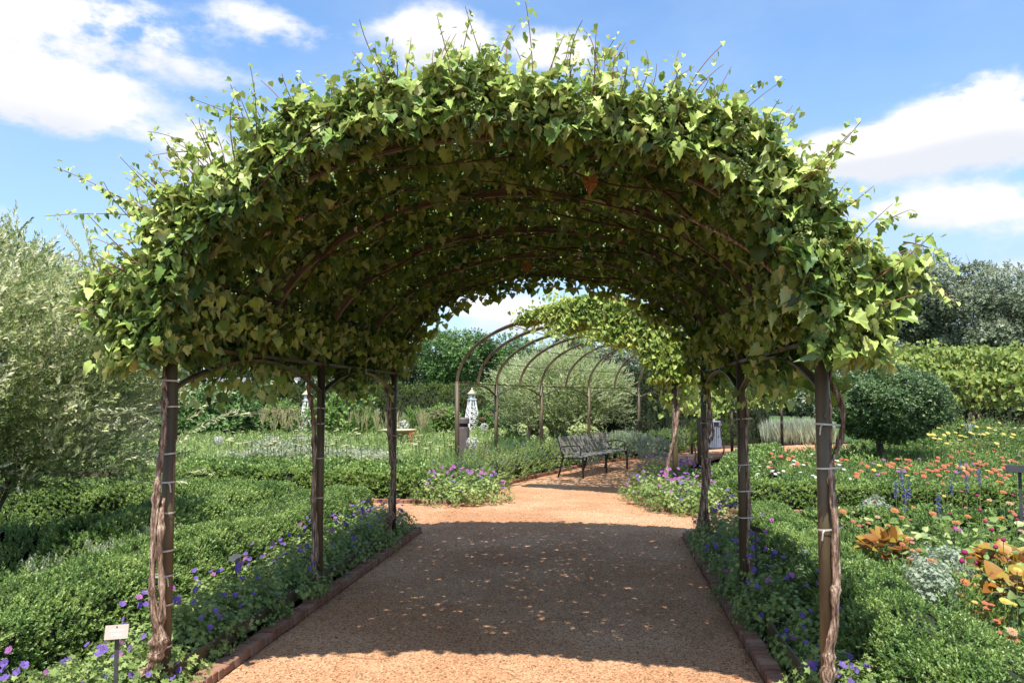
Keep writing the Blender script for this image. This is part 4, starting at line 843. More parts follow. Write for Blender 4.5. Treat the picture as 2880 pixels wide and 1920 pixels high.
# ------------------------------------------------------------------ bollard
p = Vector((-1.08, 16.9, 0)); r_ = thing('path_bollard', 'taupe cylindrical bollard with a recessed neck behind the first bare post', 'bollard', tuple(p))
MB().lathe([(.135, 0), (.14, .01), (.14, .98), (.132, .99)], 28).build('body', 'bollard', r_, False)
MB().lathe([(.105, .99), (.105, 1.07)], 24).build('neck', 'black', r_)
MB().lathe([(.135, 1.07), (.142, 1.075), (.142, 1.17), (.13, 1.19), (.04, 1.2)], 28).build('cap', 'bollard', r_)
MB().box(.05, -.133, .5, .09, .01, .75).build('access_panel', 'bollard', r_)
# ------------------------------------------------------------------ litter bin
p = at(2009, 1261); r_ = thing('litter_bin', 'blue grey round steel litter bin with slotted sides by the dark hedge', 'litter bin', tuple(p))
MB().lathe([(.20, .0), (.205, .03), (.205, .06)], 24).build('base', 'bin', r_)
MB().lathe([(.19, .06), (.19, .8)], 24).build('liner', 'black', r_)
for k in range(22):
    a = 2 * math.pi * k / 22 + .1; tw = random.choice((-.1, -.05, .0, .05, .1))
    MB().tube([(.212 * math.cos(a), .212 * math.sin(a), .05), (.212 * math.cos(a + tw), .212 * math.sin(a + tw), .72)], 0, rect=(.046, .01)).build('slat', 'bin', r_)
MB().lathe([(.215, .70), (.218, .71), (.218, .88), (.2, .9), (.05, .9)], 24).build('rim', 'bin', r_)
MB().box(.02, -.218, .8, .16, .02, .12).build('opening', 'black', r_)
# ------------------------------------------------------------------ bench
B0 = Vector((1.43, 15.35, 0)); B1 = Vector((2.64, 17.45, 0)); d = (B1 - B0).normalized(); Lb = (B1 - B0).length; ang = math.atan2(d.y, d.x)
bn = thing('park_bench', 'grey board bench with black metal frame and arm rests under the curved pergola', 'bench', tuple(B0), ang)   # x along, +y back
for i in range(4): MB().box(Lb / 2, .07 + i * .108, .44 + .006 * (i == 0), Lb, .095, .03, bev=.004).build('seat_board', 'bench', bn)
for i in range(3):
    zz = .53 + i * .118; yy = .47 + i * .035
    MB().box(Lb / 2, yy, zz + .02, Lb + .02, .022, .108, rot=Matrix.Rotation(R(-17), 3, 'X')).build('back_board', 'bench', bn)
for i, x in enumerate((.02, Lb / 2, Lb - .02)):
    MB().tube([(x, .02, 0), (x, .03, .425)], 0, rect=(.04, .03)).build('leg', 'black', bn)
    MB().tube([(x, .58, 0), (x, .46, .43), (x, .51, .6), (x, .60, .87)], 0, rect=(.04, .025)).build('leg', 'black', bn)
    MB().tube([(x, .02, .418), (x, .47, .405)], 0, rect=(.035, .02)).build('seat_support', 'black', bn)
for x in (.02, Lb - .02):
    MB().tube([(x, .08, .43), (x, .07, .6), (x, .1, .655), (x, .3, .665), (x, .53, .63)], .013, 8).build('arm_rest', 'black', bn, True)
# ------------------------------------------------------------------ bird baths
for (px, py, z, w, lb) in ((1485, 1194, 25, .42, 'buff stone bird bath with shallow bowl behind the second bare post'), (1122, 1207, 21.5, .5, 'buff stone bowl half hidden by tall grass near the rear left post')):
    p = atd(px, py, z); r_ = thing('bird_bath', lb, 'bird bath', (p.x, p.y, 0)); h0 = p.z
    MB().lathe([(.16, 0), (.17, .05), (.1, .1), (.08, h0 * .5), (.12, h0 - .16)], 20).build('pedestal', 'stone', r_, True)
    MB().lathe([(.14, h0 - .16), (w * .6, h0 - .12), (w * .93, h0 - .04), (w, h0), (w * .96, h0), (w * .8, h0 - .05), (.02, h0 - .08)], 28).build('bowl', 'stone', r_, True)
# ------------------------------------------------------------------ plant labels
def text_mesh(s, size, name='lettering'):
    cu = bpy.data.curves.new(name, 'FONT'); cu.body = s; cu.size = size; cu.align_x = 'CENTER'; cu.align_y = 'CENTER'; cu.extrude = .0003
    o = bpy.data.objects.new(name, cu); C.objects.link(o); dg = bpy.context.evaluated_depsgraph_get(); me = bpy.data.meshes.new_from_object(o.evaluated_get(dg)); bpy.data.objects.remove(o); me.materials.clear(); me.materials.append(M['ink']); return me
def plant_label(label, p, w, h, top, mat='sign', lean=-35, rz=0.0, text=None, stw=.016):
    r_ = thing('plant_label', label, 'plant label', (p.x, p.y, 0), rz)
    MB().box(0, .012, top / 2 - .02, stw, .008, top).build('stake', 'stake', r_)
    rot = Matrix.Rotation(R(lean), 3, 'X'); pl = MB().box(0, 0, top, w, .003, h, rot=rot).build('plate', mat, r_)
    MB().box(0, .006, top - .0, .03, .006, .03, rot=rot).build('bracket', 'stake', r_)
    if text:
        for i, (s, sz) in enumerate(text):
            me = text_mesh(s, sz); q = link('lettering', me, pl); q.rotation_euler = (R(90 + lean), 0, 0); q.location = rot @ Vector((0, -.0024, h * (.12 - .3 * i))) + Vector((0, 0, top))
        sc_ = MB().box(0, -.0025, h * .34, .006, .003, .006); sc_.v = [tuple(rot @ Vector((a, b, c))) for a, b, c in sc_.v]; sc_.v = [(a, b, c + top) for a, b, c in sc_.v]; sc_.build('screw', 'black', pl)
p = atd(328, 1776, 3.72); plant_label('pale rectangular plant label on a dark stake in front of the left box hedge', p, .102, .066, p.z, lean=-24, rz=.28, text=[('wild vine', .017), ('Grape', .018)], stw=.019)
p = atd(662, 1568, 5.75); plant_label('dark tilted plant label standing in the geraniums on the left', p, .1, .07, p.z, 'stake', -50, -.5)
p = atd(2128, 1488, 5.9); plant_label('dark tilted plant label beside the middle right post', p, .1, .07, p.z, 'stake', -50, 2.2)
p = atd(2868, 1318, 7.6); plant_label('larger black angled sign at the right edge above the zinnias', p, .24, .13, p.z, 'black', -62, -.5, stw=.03)
# ------------------------------------------------------------------ right flower beds
def bed_fill(name, region, n, h, size, mat='herb', tm=HERB, hv=.35, mask=None, freq=1.4):
    x0, x1, v0, v1 = region; U = rng.uniform(x0, x1, n); V = rng.uniform(v0, v1, n)
    P = np.array([uv(a, b) for a, b in zip(U, V)])
    if mask is not None: k = mask(P); P = P[k]
    n = len(P); lm = np.array([n3(p[0] * freq, p[1] * freq, 7) for p in P]); hh = h * (1 + hv * 1.6 * lm)
    P[:, 2] = hh * (.45 + .55 * rng.random(n) ** .5) - size * .5; P[:, 2] = np.maximum(P[:, 2], .02)
    cl = np.array([n3(p[0] * 2.7 + 5, p[1] * 2.7, 2) for p in P])
    return scatter(name, tm, P, frames(np.tile([0, 0, 1.], (n, 1)) + .55 * rvec(n), rvec(n)), rng.uniform(.7, 1.3, n) * size, mat, stuff=True, rnd=np.clip(.5 + .7 * cl + .1 * rng.normal(size=n), 0, 1))
bed_fill('flower_bed_foliage', (2.0, 6.5, 2.8, 8.2), 12000, .30, .12, hv=.5, freq=2.6)
bed_fill('flower_bed_foliage', (1.9, 14, 12.0, 17.5), 11000, .24, .15, mask=lambda P: P[:, 0] > 4.6 + (P[:, 1] - 13) * .3)
bed_fill('flower_bed_foliage', (3.0, 20, 17.5, 24), 7500, .28, .26, mask=lambda P: (P[:, 0] > 6.9 + (P[:, 1] - 19) * .9) & (P[:, 1] < 23.5))
# flower kinds, head+stem+leaves
def flower_plant(name, mat, n, layers, cup, h, r, center=None, leaves=4, w=.62, ball=False):
    me_h = flower_mesh('petals', mat, n, r, cup, layers, w)
    if ball:
        b = MB().lathe([(.2 * r, -.8 * r), (.8 * r, -.4 * r), (r, 0), (.85 * r, .5 * r), (.3 * r, .95 * r)], 9); me_h = b.mesh('flower_head', mat, True)
    st = MB().tube([(0, 0, 0), (.01, 0, h * .5), (0, 0, h)], [.004, .0035, .003], 5); stv, stf = list(st.v), list(st.f)
    ll = MB()
    for i in range(leaves):
        a = i * 2.4; z = h * (.3 + .5 * i / max(1, leaves)); L = .09; dd = Vector((math.cos(a), math.sin(a), .45)); s_ = Vector((-math.sin(a), math.cos(a), 0)) * .022
        b = Vector((0, 0, z)); ll.add([b, b + dd * L * .5 + s_, b + dd * L - Vector((0, 0, .02)), b + dd * L * .5 - s_], [(0, 1, 2), (0, 2, 3)])
    return me_h, st.mesh('stem', 'stem'), (ll.mesh('leaves', 'herb') if leaves else None), (MB().lathe([(r * .25, 0), (r * .22, r * .18), (r * .05, r * .25)], 8).mesh('flower_center', center) if center else None)
KIN = {}
def kind(k, *a, **kw): KIN[k] = flower_plant(*a, **kw)
kind('orange', 'zinnia', 'orange', 12, 3, .15, .5, .034, 'yellow', w=.7); kind('coral', 'zinnia', 'coral', 11, 3, .2, .42, .024, 'yellow'); kind('peach', 'zinnia', 'peach', 12, 3, .2, .42, .026, 'yellow'); kind('pink', 'globe', 'pink', 5, 1, .1, .5, .014, None, ball=True, leaves=3)
kind('yellow', 'marigold', 'yellow', 12, 4, .3, .42, .03, None, w=.8); kind('sun', 'rudbeckia', 'yellow', 9, 1, .05, .75, .045, 'orange'); kind('marigold', 'marigold', 'orange', 10, 3, .3, .36, .02, None, w=.8); kind('white', 'zinnia', 'white', 9, 2, .1, .4, .024, 'yellow'); kind('magenta', 'zinnia', 'magenta', 11, 2, .2, .45, .026, 'yellow'); kind('red', 'zinnia', 'red', 11, 2, .2, .45, .026, None)
NAMES = {'orange': ('zinnia', 'zinnia', 'orange zinnia'), 'coral': ('zinnia', 'zinnia', 'coral red zinnia'), 'peach': ('zinnia', 'zinnia', 'pale peach zinnia'), 'pink': ('globe_amaranth', 'globe amaranth', 'pink globe amaranth'), 'yellow': ('marigold', 'marigold', 'full yellow marigold'), 'sun': ('coneflower', 'coneflower', 'tall yellow coneflower'), 'marigold': ('marigold', 'marigold', 'small orange marigold'), 'white': ('zinnia', 'zinnia', 'white zinnia'), 'magenta': ('zinnia', 'zinnia', 'magenta zinnia'), 'red': ('zinnia', 'zinnia', 'red zinnia')}
def plant_at(k, p, h, sc=1.0, where='', parts=True, group=None):
    nm, cat, lab = NAMES[k]; hd, st, lv, ct = KIN[k]; base_h = {'orange': .5, 'coral': .42, 'peach': .42, 'pink': .5, 'yellow': .42, 'sun': .75, 'marigold': .36, 'white': .4, 'magenta': .45, 'red': .45}[k]
    r_ = thing(nm, lab + ' ' + where, cat, (p.x, p.y, 0), random.uniform(0, 6), group=group or (lab + ' ' + where)); fz = h / base_h
    o = link('stem', st, r_); o.scale = (1, 1, fz)
    o = link('flower_head', hd, r_); o.location = (0, 0, h); o.scale = (sc,) * 3; o.rotation_euler = (random.uniform(-.2, .5), random.uniform(-.35, .35), 0)
    o.rotation_euler = (Matrix.Rotation(-r_.rotation_euler.z, 3, 'Z') @ Matrix.Rotation(R(random.uniform(10, 40)), 3, 'X')).to_euler()
    if parts:
        if lv: q = link('leaves', lv, r_); q.scale = (1, 1, fz)
        if ct: q = link('flower_center', ct, o); q.location = (0, 0, .006)
    return r_
near_fl = [('orange', 2812, 1356, .75, 1.1), ('orange', 2822, 1384, .70, .9), ('orange', 2690, 1470, .6, 1.0), ('orange', 2722, 1452, .6, .8), ('coral', 2400, 1466, .5, 1), ('coral', 2442, 1470, .5, .9), ('coral', 2416, 1478, .47, .8), ('peach', 2468, 1454, .5, 1), ('coral', 2538, 1530, .46, 1), ('peach', 2565, 1526, .46, .9), ('coral', 2584, 1546, .46, .9), ('peach', 2566, 1548, .44, .9), ('peach', 2560, 1571, .42, 1), ('peach', 2594, 1578, .44, .9), ('coral', 2609, 1578, .42, .9), ('coral', 2588, 1600, .4, .9),
           ('pink', 2685, 1484, .6, 1.2), ('pink', 2773, 1467, .62, 1), ('pink', 2790, 1489, .6, 1.2), ('pink', 2822, 1517, .6, 1.3), ('pink', 2800, 1538, .58, 1.3), ('pink', 2713, 1553, .55, 1.5), ('pink', 2705, 1577, .53, 1.3), ('pink', 2745, 1582, .5, .9), ('pink', 2756, 1434, .65, 1.1), ('pink', 2748, 1393, .66, 1.2), ('pink', 2848, 1392, .68, 1.1), ('pink', 2834, 1570, .5, .8), ('pink', 2860, 1460, .6, 1),
           ('yellow', 2825, 1692, .42, 1.0), ('yellow', 2848, 1700, .4, .8), ('yellow', 2741, 1694, .38, .6), ('marigold', 2770, 1697, .38, 1), ('marigold', 2788, 1702, .38, 1), ('marigold', 2775, 1711, .36, 1), ('marigold', 2655, 1644, .36, .6), ('marigold', 2664, 1657, .34, .6), ('marigold', 2805, 1750, .34, .9), ('marigold', 2800, 1745, .35, .8), ('marigold', 2812, 1778, .32, .6), ('peach', 2846, 1776, .36, 1.1), ('marigold', 2840, 1797, .32, 1), ('marigold', 2855, 1798, .32, .8), ('peach', 2812, 1321, .62, 1.2), ('peach', 2840, 1416, .62, 1.3), ('coral', 2608, 1358, .6, 1), ('coral', 2652, 1360, .6, 1), ('coral', 2704, 1382, .6, 1), ('peach', 2664, 1340, .6, .8), ('yellow', 2655, 1395, .5, .7), ('peach', 2783, 1407, .55, 1.1), ('coral', 2716, 1427, .5, .7),
           ('peach', 2400, 1440, .5, .6), ('marigold', 2560, 1462, .5, .7), ('peach', 2755, 1300, .65, 1), ('yellow', 2868, 1655, .45, .7)]
seen = {}
for k, px, py, h, sc in near_fl:
    side_ = 'in front of the orange coleus' if py > 1600 else ('beside the silver foliage' if px < 2640 else 'in the near right bed')
    plant_at(k, at(px, py, h), h, sc, side_ if k != 'x' else '', group=k + ' flowers ' + side_)
# far zinnias
cols = ['orange'] * 12 + ['coral'] * 2 + ['yellow'] * 2 + ['red'] * 3 + ['magenta', 'magenta', 'peach', 'pink']
cnt = 0
while cnt < 210:
    px = random.uniform(2125, 2880); py = random.uniform(1245, 1345)
    if 2330 < px < 2660 and py < 1290: continue
    k = random.choice(cols) if px > 2400 else random.choice(['orange', 'orange', 'white', 'yellow', 'red', 'peach', 'white'])
    if px < 2400 and py > 1320: k = 'white'
    p = at(px, py, .36); plant_at(k, p, .36 + random.uniform(-.04, .08), 1.35, 'in the far right bed beyond the cross hedge', parts=False, group=k + ' flowers in the far right bed'); cnt += 1
for i in range(150):
    a_, b_ = random.uniform(2.15, 5.6), random.uniform(3.4, 8.0)
    if a_ > 2.2 + (b_ - 3) * .62 + .6: continue
    k = random.choice(['orange'] * 9 + ['coral'] * 2 + ['red'] * 2 + ['peach'] + ['pink'] * 4 + ['yellow', 'marigold', 'marigold', 'magenta'])
    plant_at(k, uv(a_, b_), random.uniform(.4, .6), random.uniform(.8, 1.15), 'among the leaves of the near right bed', group=k + ' flowers scattered in the near right bed')
for i in range(34):
    px, py = random.uniform(2610, 2860), random.uniform(1190, 1235); p = at(px, py, .95); plant_at('sun', p, .93 + random.uniform(-.1, .1), .95, 'in front of the distant pergola', parts=False)
for i in range(14):
    px, py = random.uniform(2610, 2760), random.uniform(1200, 1245)
shrub('coneflower_bush', 'leafy green bush carrying the yellow coneflowers at the right', 'bush', (11.6, 19.6, .4), (2.2, 1.1, .55), 1300, .22, 'herb', HERB, 0)
# coleus, dusty miller, salvia
for (px, py, s, lb) in ((2490, 1512, .9, 'orange leaved coleus at the inner corner of the near right bed'), (2835, 1560, 1.35, 'large orange and yellow coleus at the right edge'), (2850, 1620, 1.1, 'orange coleus low at the right edge behind the marigolds')):
    p = at(px, py, .46); r_ = thing('coleus', lb, 'coleus', (p.x, p.y, 0)); n = int(95 * s); d = rvec(n); d[:, 2] = np.abs(d[:, 2]) * .8; P = d * [.21 * s, .2 * s, .34] + [0, 0, .2]
    scatter('foliage', HL, P, frames(d * [1, 1, .4] + [0, 0, .12] + .3 * rvec(n), np.tile([0, -.3, 1.], (n, 1)) + .4 * rvec(n)), rng.uniform(.075, .13, n), 'coleus', r_, stuff=True)
    MB().tube([(0, 0, 0), (0, 0, .3)], .006, 5).build('stem', 'stem', r_)
for (px, py, s, lb) in ((2462, 1440, .8, 'silver dusty miller behind the small coleus'), (2645, 1600, 1.15, 'silver dusty miller among the coral zinnias'), (2615, 1650, .7, 'low silver dusty miller in front of the larger one')):
    p = at(px, py, .40); shrub('dusty_miller', lb, 'dusty miller', (p.x, p.y, .3), (.15 * s, .14 * s, .2), 300, .09, 'silver', PALM, 0)
for i, (px, py) in enumerate(((2520, 1380), (2545, 1400), (2555, 1370), (2676, 1365), (2718, 1360), (2755, 1340), (2700, 1310), (2640, 1420), (2535, 1345))):
    h = .62; p = at(px, py, h); r_ = thing('salvia', 'blue purple salvia spike in the right bed, %s counted from the left' % ordw[i], 'salvia', (p.x, p.y, 0), group='salvia spikes')
    MB().tube([(0, 0, 0), (0, 0, h + .1)], .004, 5).build('stem', 'stem', r_); n = 60; a = rng.uniform(0, 6.28, n); z = rng.uniform(h - .12, h + .1, n); q = rng.uniform(.004, .022, n)
    scatter('florets', T([(-.5, 0, 0), (.5, 0, 0), (0, .9, .2)], [(0, 1, 2)]), np.stack([np.cos(a) * q, np.sin(a) * q, z], 1), frames(rvec(n), rvec(n)), .02, 'blue', r_, stuff=True)
# big glossy leaves in the near right bed
n = 700; U = rng.uniform(2.3, 5.0, n); V = rng.uniform(3.6, 7.6, n); P = np.array([uv(a, b, .34 + .18 * random.random()) for a, b in zip(U, V)])
scatter('broad_leaves', HL, P, frames(rvec(n) * [1, 1, .4] + [0, 0, .25], np.tile([0, -.4, 1.], (n, 1)) + .6 * rvec(n)), rng.uniform(.035, .08, n), 'ger', stuff=True)
# ------------------------------------------------------------------ left middle garden
bed_fill('meadow_foliage', (-12, -2.8, 14.2, 19), 9500, .38, .17, 'meadow', mask=lambda P: P[:, 0] < -1.3)
bed_fill('meadow_foliage', (-15, -3.5, 19, 29), 9500, .40, .26, 'meadow', mask=lambda P: P[:, 0] < -.3 + (P[:, 1] - 19) * .15)
bed_fill('meadow_foliage', (-4, 3, 19, 27), 3800, .38, .22, 'blade', BLADE, mask=lambda P: (P[:, 0] > -.6) & (P[:, 0] < -.1 + (P[:, 1] - 16) * .42))
bed_fill('meadow_foliage', (-12, -4.2, 10.2, 16), 100, .3, .2, 'herb')
bed_fill('underplanting', (-11, -3.9, 4.2, 9.6), 3600, .22, .15, 'herb')
M['tinywhite'] = M['white']
def scat_px(n, x0, x1, y0, y1, h):
    return [at(random.uniform(x0, x1), random.uniform(y0, y1), h) for _ in range(n)]
# white mist plants
for i, (px, py, w) in enumerate(((700, 1300, 1.2), (790, 1285, 1.3), (880, 1285, 1.3), (975, 1290, 1.2), (1050, 1300, .9), (760, 1258, 1.0), (860, 1250, 1.0))):
    p = at(px, py - 8, .45); r_ = shrub('calamint', 'airy mound of tiny whitish flowers in the left garden, %s from the left' % ordw[[0, 2, 4, 5, 6, 1, 3][i]], 'flower mound', (p.x, p.y, .22), (.75 * w, .6, .34), 1500, .1, 'mist', BOXF, 0, group='whitish flower mounds', core=None)
# cream umbels
um = MB().lathe([(.01, -.03), (.6, -.02), (1, .05), (.9, .12), (.3, .22)], 10).mesh('flower_head', 'cream', True); stm = MB().tube([(0, 0, 0), (.02, 0, .5), (0, 0, 1)], .006, 4).mesh('stem', 'stem')
def head_plant(name, lab, cat, p, h, me, sc, group=None, st=True, flat=1.0):
    r_ = thing(name, lab, cat, (p.x, p.y, 0), group=group); o = link('flower_head', me, r_); o.location = (0, 0, h); o.scale = (sc, sc, sc * flat); o.rotation_euler = (random.uniform(-.2, .2), random.uniform(-.2, .2), random.uniform(0, 6))
    if st: q = link('stem', stm, r_); q.scale = (1, 1, h)
    return r_
for i in range(120):
    px = random.choice((random.uniform(560, 860), random.uniform(640, 1280), random.uniform(920, 1290))); py = random.uniform(1195, 1262); h = random.uniform(.65, .85); head_plant('yarrow', 'cream flat headed yarrow in the left garden', 'yarrow', at(px, py, h), h, um, random.uniform(.035, .07), 'cream yarrow heads', flat=.7)
# tan spikes
sp = sprig(14, .8, .35, .05, 5, 20, twig=True); spm = [sprig(14, .9, .3, .05, k, 16) for k in range(3)]
for i in range(46):
    px = random.choice((random.uniform(735, 860), random.uniform(950, 1160), random.uniform(1180, 1200))); py = random.uniform(1170, 1200); h = random.uniform(.9, 1.15); z = random.uniform(20, 25); p = atd(px, py, z)
    r_ = thing('tall_seed_stalk', 'tall tan branching seed stalk in the left garden', 'seed stalk', (p.x, p.y, 0), group='tan seed stalks'); q = link('stem', stm, r_); q.scale = (1, 1, max(.3, p.z)); n = 5
    scatter('seed_head', spm, np.tile([0, 0, max(.3, p.z) - .15], (n, 1)), frames(np.array([[random.uniform(-.35, .35), random.uniform(-.2, .2), 1.] for _ in range(n)]), rvec(n)), .42, 'tan', r_, stuff=False)
# hydrangeas and other heads
ballv = []
for i in range(70): d_ = Vector(rvec(1)[0]); ballv.append(d_)
def floret_ball(mat, n=90, seed=0):
    d = rvec(n); return scatter('flower_head', T([(-.5, -.3, 0), (.5, -.3, 0), (0, .5, .1), (0, 0, .25)], [(0, 1, 3), (1, 2, 3), (2, 0, 3)]), d * .9, frames(rvec(n), d), .42, mat, mesh_only=True)
HB = {k: floret_ball(k) for k in ('lime', 'rose', 'tancl', 'white', 'cream')}
for i, (px, py, r0) in enumerate(((1611, 1212, .17), (1629, 1202, .15), (1637, 1209, .17), (1653, 1203, .12), (1668, 1213, .14), (1530, 1213, .15), (1545, 1240, .12), (1603, 1236, .1), (1470, 1208, .16), (1133, 1200, .2), (1328, 1244, .18), (1362, 1200, .12), (1412, 1219, .1), (615, 1238, .13), (1500, 1232, .1))):
    p = at(px, py, .72); head_plant('hydrangea_bloom', 'round greenish white hydrangea bloom in the middle garden', 'hydrangea', p, .72, HB['lime' if px > 1400 else 'white'], r0 * p.y / 22, 'hydrangea blooms')
for (px0, px1, py0, py1, z, mat, nb, lb, mt) in ((1420, 1540, 1145, 1195, 29, 'rose', 60, 'hydrangea bush with dusty rose heads behind the second bare post', 'tree2'), (1345, 1410, 1160, 1200, 30, 'rose', 24, 'hydrangea bush with rosy heads right of the white obelisk', 'tree2'), (1205, 1290, 1152, 1200, 28, 'tancl', 60, 'bush with flat tan flower heads left of the taupe bollard', 'herb'), (735, 840, 1150, 1185, 27, 'tancl', 45, 'bush with tan flower heads behind the tall seed stalks', 'herb')):
    c_ = atd((px0 + px1) / 2, (py0 + py1) / 2, z); rx = (px1 - px0) / 2 / F * z; rz = (py1 - py0) / 2 / F * z
    r_ = shrub('hydrangea_bush', lb, 'bush', (c_.x, c_.y, c_.z - .15), (rx * 1.05, .7, max(.55, rz * 1.3)), 900, .2, mt, TREE, 0, core=.6)
    for i in range(nb):
        o = link('flower_head', HB[mat], r_); a = random.uniform(-.95, .95); b = random.uniform(-.5, 1); o.location = (a * rx, -.6 * math.sqrt(max(0, 1 - a * a)) * random.uniform(.7, 1.1), c_.z + b * rz * math.sqrt(1 - a * a * .6)); s_ = random.uniform(.06, .11); o.scale = (s_, s_, s_ * random.choice((.7, 1, 1.3)))
for i, (px, py, w) in enumerate(((1700, 1228, 1.0), (1745, 1222, 1.1), (1790, 1226, 1.1), (1835, 1236, 1.0), (1660, 1240, .7))):
    p = at(px, py - 14, .75); shrub('artemisia', 'silvery grey artemisia behind the bench, %s from the left' % ordw[[1, 2, 3, 4, 0][i]], 'artemisia', (p.x, p.y, .4), (.42 * w, .35, .26), 420, .13, 'silver', HERB, 0, group='silver artemisias behind the bench')
for i, (px, py) in enumerate(((1172, 1165), (1020, 1185), (645, 1215))):
    p = atd(px, py, 26); shrub('feathery_bush', 'feathery light green bush in front of the conifer hedge, %s from the right' % ordw[i], 'bush', (p.x, p.y, .6), (.42, .4, .62), 500, .2, 'herb', YEW, 0)
# orange lily spot
p = at(1160, 1228, .6); head_plant('orange_lily', 'orange flower cluster behind the rear left post', 'flower', p, .6, floret_ball('coral', 40), .16)
# catmint / white flowered plants under the willow
for i, (px, py) in enumerate(((25, 1600), (110, 1590), (190, 1585), (260, 1545), (330, 1520), (395, 1490))):
    p = at(px, py, .5); r_ = shrub('white_nepeta', 'white flowered bushy herb under the willow, %s from the left' % ordw[i], 'herb', (p.x, p.y + .15, .22), (.3, .25, .28), 380, .075, 'mist' if i % 2 else 'herb', HERB, 0, group='white herbs under the willow')
shrub('tall_green_bush', 'loose yellow green bush in front of the back hedge left of the pergola', 'bush', (-10.3, 26, .9), (1.7, 1.0, 1.1), 1900, .26, 'tree2', TREE, 5)
shrub('tall_green_bush', 'loose yellow green bush between the two left pergola posts at the back hedge', 'bush', (-5.9, 26.5, 1.0), (1.2, .8, .8), 700, .26, 'herb', TREE, 5)
# pale grasses on the right
for i, (px, w) in enumerate(((2190, 1.0), (2225, 1.1), (2262, 1.1), (2300, 1.0))):
    p = atd(px, 1215, 27.0); r_ = thing('ornamental_grass', 'tall pale feathery grass behind the right posts, %s from the left' % ordw[i], 'grass clump', (p.x, p.y, 0), group='pale grasses'); n = 240
    scatter('blades', BLADE, np.stack([rng.normal(0, .22, n), rng.normal(0, .22, n), 0 * rng.random(n)], 1), frames(np.tile([0, 0, 1.], (n, 1)) + .22 * rvec(n), rvec(n)), rng.uniform(.6, 1.0, n) * 1.0, 'grass', r_, stuff=True)
# ------------------------------------------------------------------ trees and far things
def tree(label, x, y, h, rx, n, size, mat, kind='broadleaf_tree', trunk_h=.3, clumps=16, ry=None, group='trees behind the garden', bare=0):
    r_ = thing(kind, label, 'tree', (x, y, 0), group=group); ry = ry or rx; zc = h * (trunk_h + (1 - trunk_h) * .48); rz = h * (1 - trunk_h) * .52
    cd = rvec(clumps) * (rng.random((clumps, 1)) ** .4) * .74; cc = cd * [rx, ry, rz] + [0, 0, zc]; cr = rng.uniform(.2, .38, clumps) * min(rx, rz)
    k = rng.integers(0, clumps, n); d = rvec(n); P = cc[k] + d * (cr[k] * (.65 + .4 * rng.random(n)))[:, None] * [1.15, 1.15, .8]
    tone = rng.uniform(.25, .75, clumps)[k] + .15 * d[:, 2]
    scatter('crown', TREE, P, frames(d + [0, 0, .3] + .6 * rvec(n), rvec(n)), rng.uniform(.7, 1.3, n) * size, mat, r_, stuff=True, rnd=np.clip(tone, 0, 1))
    MB().tube([(0, 0, -.1), (.1, 0, h * .25), (-.1, 0, h * .5), (0, 0, h * .75)], [h * .022, h * .018, h * .012, h * .005], 8, gnarl=.15).build('trunk', 'bark2', r_, True)
    lm_ = MB()
    for i in range(min(clumps, 10)): e = Vector(cc[i]); s0 = Vector((0, 0, min(h * .6, max(h * .2, e.z * .55)))); lm_.tube([s0, s0.lerp(e, .5) + Vector((0, 0, -.03 * h)), e], [h * .009, h * .006, h * .002], 5)
    for i in range(bare):
        e = Vector(cc[i % clumps]) + Vector((random.uniform(-1, 1), 0, cr[i % clumps] + random.uniform(.3, 1.1))); lm_.tube([Vector(cc[i % clumps]), e], [.03, .008], 4)
    q = lm_.build('limbs', 'bark2', r_, True); q['kind'] = 'stuff'
    return r_
tree('greyish tree standing tallest at the right edge beyond the distant pergola', 33, 52, 12.2, 4.6, 6500, .42, 'tree1', trunk_h=.18, clumps=24, bare=5)
tree('grey green tree just right of the foreground canopy', 28.2, 54, 13.2, 4.6, 6500, .42, 'tree1', trunk_h=.18, clumps=22, bare=6)
tree('grey green tree between the others at the right, lower and rounder', 37, 50, 10.6, 3.8, 4200, .42, 'tree1', trunk_h=.15, clumps=18)
tree('dark tree peeping over the willow at the left edge', -22.8, 33, 9.6, 2.6, 2600, .32, 'tree3', trunk_h=.2, clumps=14)
tl = [(-12.5, 62, 7.2, 'tree1'), (-8.5, 66, 8.6, 'tree3'), (-4.4, 64, 8.4, 'tree2'), (-.3, 66, 8.0, 'tree2'), (4.2, 62, 7.4, 'tree3'), (8.5, 60, 7.0, 'tree1'), (-18, 70, 8.2, 'tree1'), (-25, 72, 8.6, 'tree3'), (-32, 70, 8.6, 'tree1'), (12.5, 46, 6.2, 'tree3'), (16.5, 44, 5.6, 'tree1'), (21, 46, 5.6, 'tree3'), (-39, 66, 8, 'tree2')]
lw = {'tree1': 'grey green', 'tree2': 'bright green', 'tree3': 'deep green'}
for i, (x, y, h, m_) in enumerate(sorted(tl)):
    tree('%s tree in the belt behind the hedges, %s from the left' % (lw[m_], (ordw + ['thirteenth'])[i] if i else 'first'), x, y, h, 3.6, 3000, .42, m_, trunk_h=.08, clumps=18)
hedge('low wild bushes closing the view under the far trees', [(-60, 76), (-20, 80), (20, 78), (60, 60)], 5, 4.2, 5200, 1.0, 'tree3', 'yewcore', TREE, .8, 'thicket', 'thicket', freq=.25, core_in=.3)
hedge('dark green shrubs under the distant pergola at the right', [(14.5, 30.4), (25, 27.2)], 1.6, 1.55, 3000, .26, 'tree3', 'yewcore', TREE, .3, 'shrubbery', 'shrubbery', freq=.8)
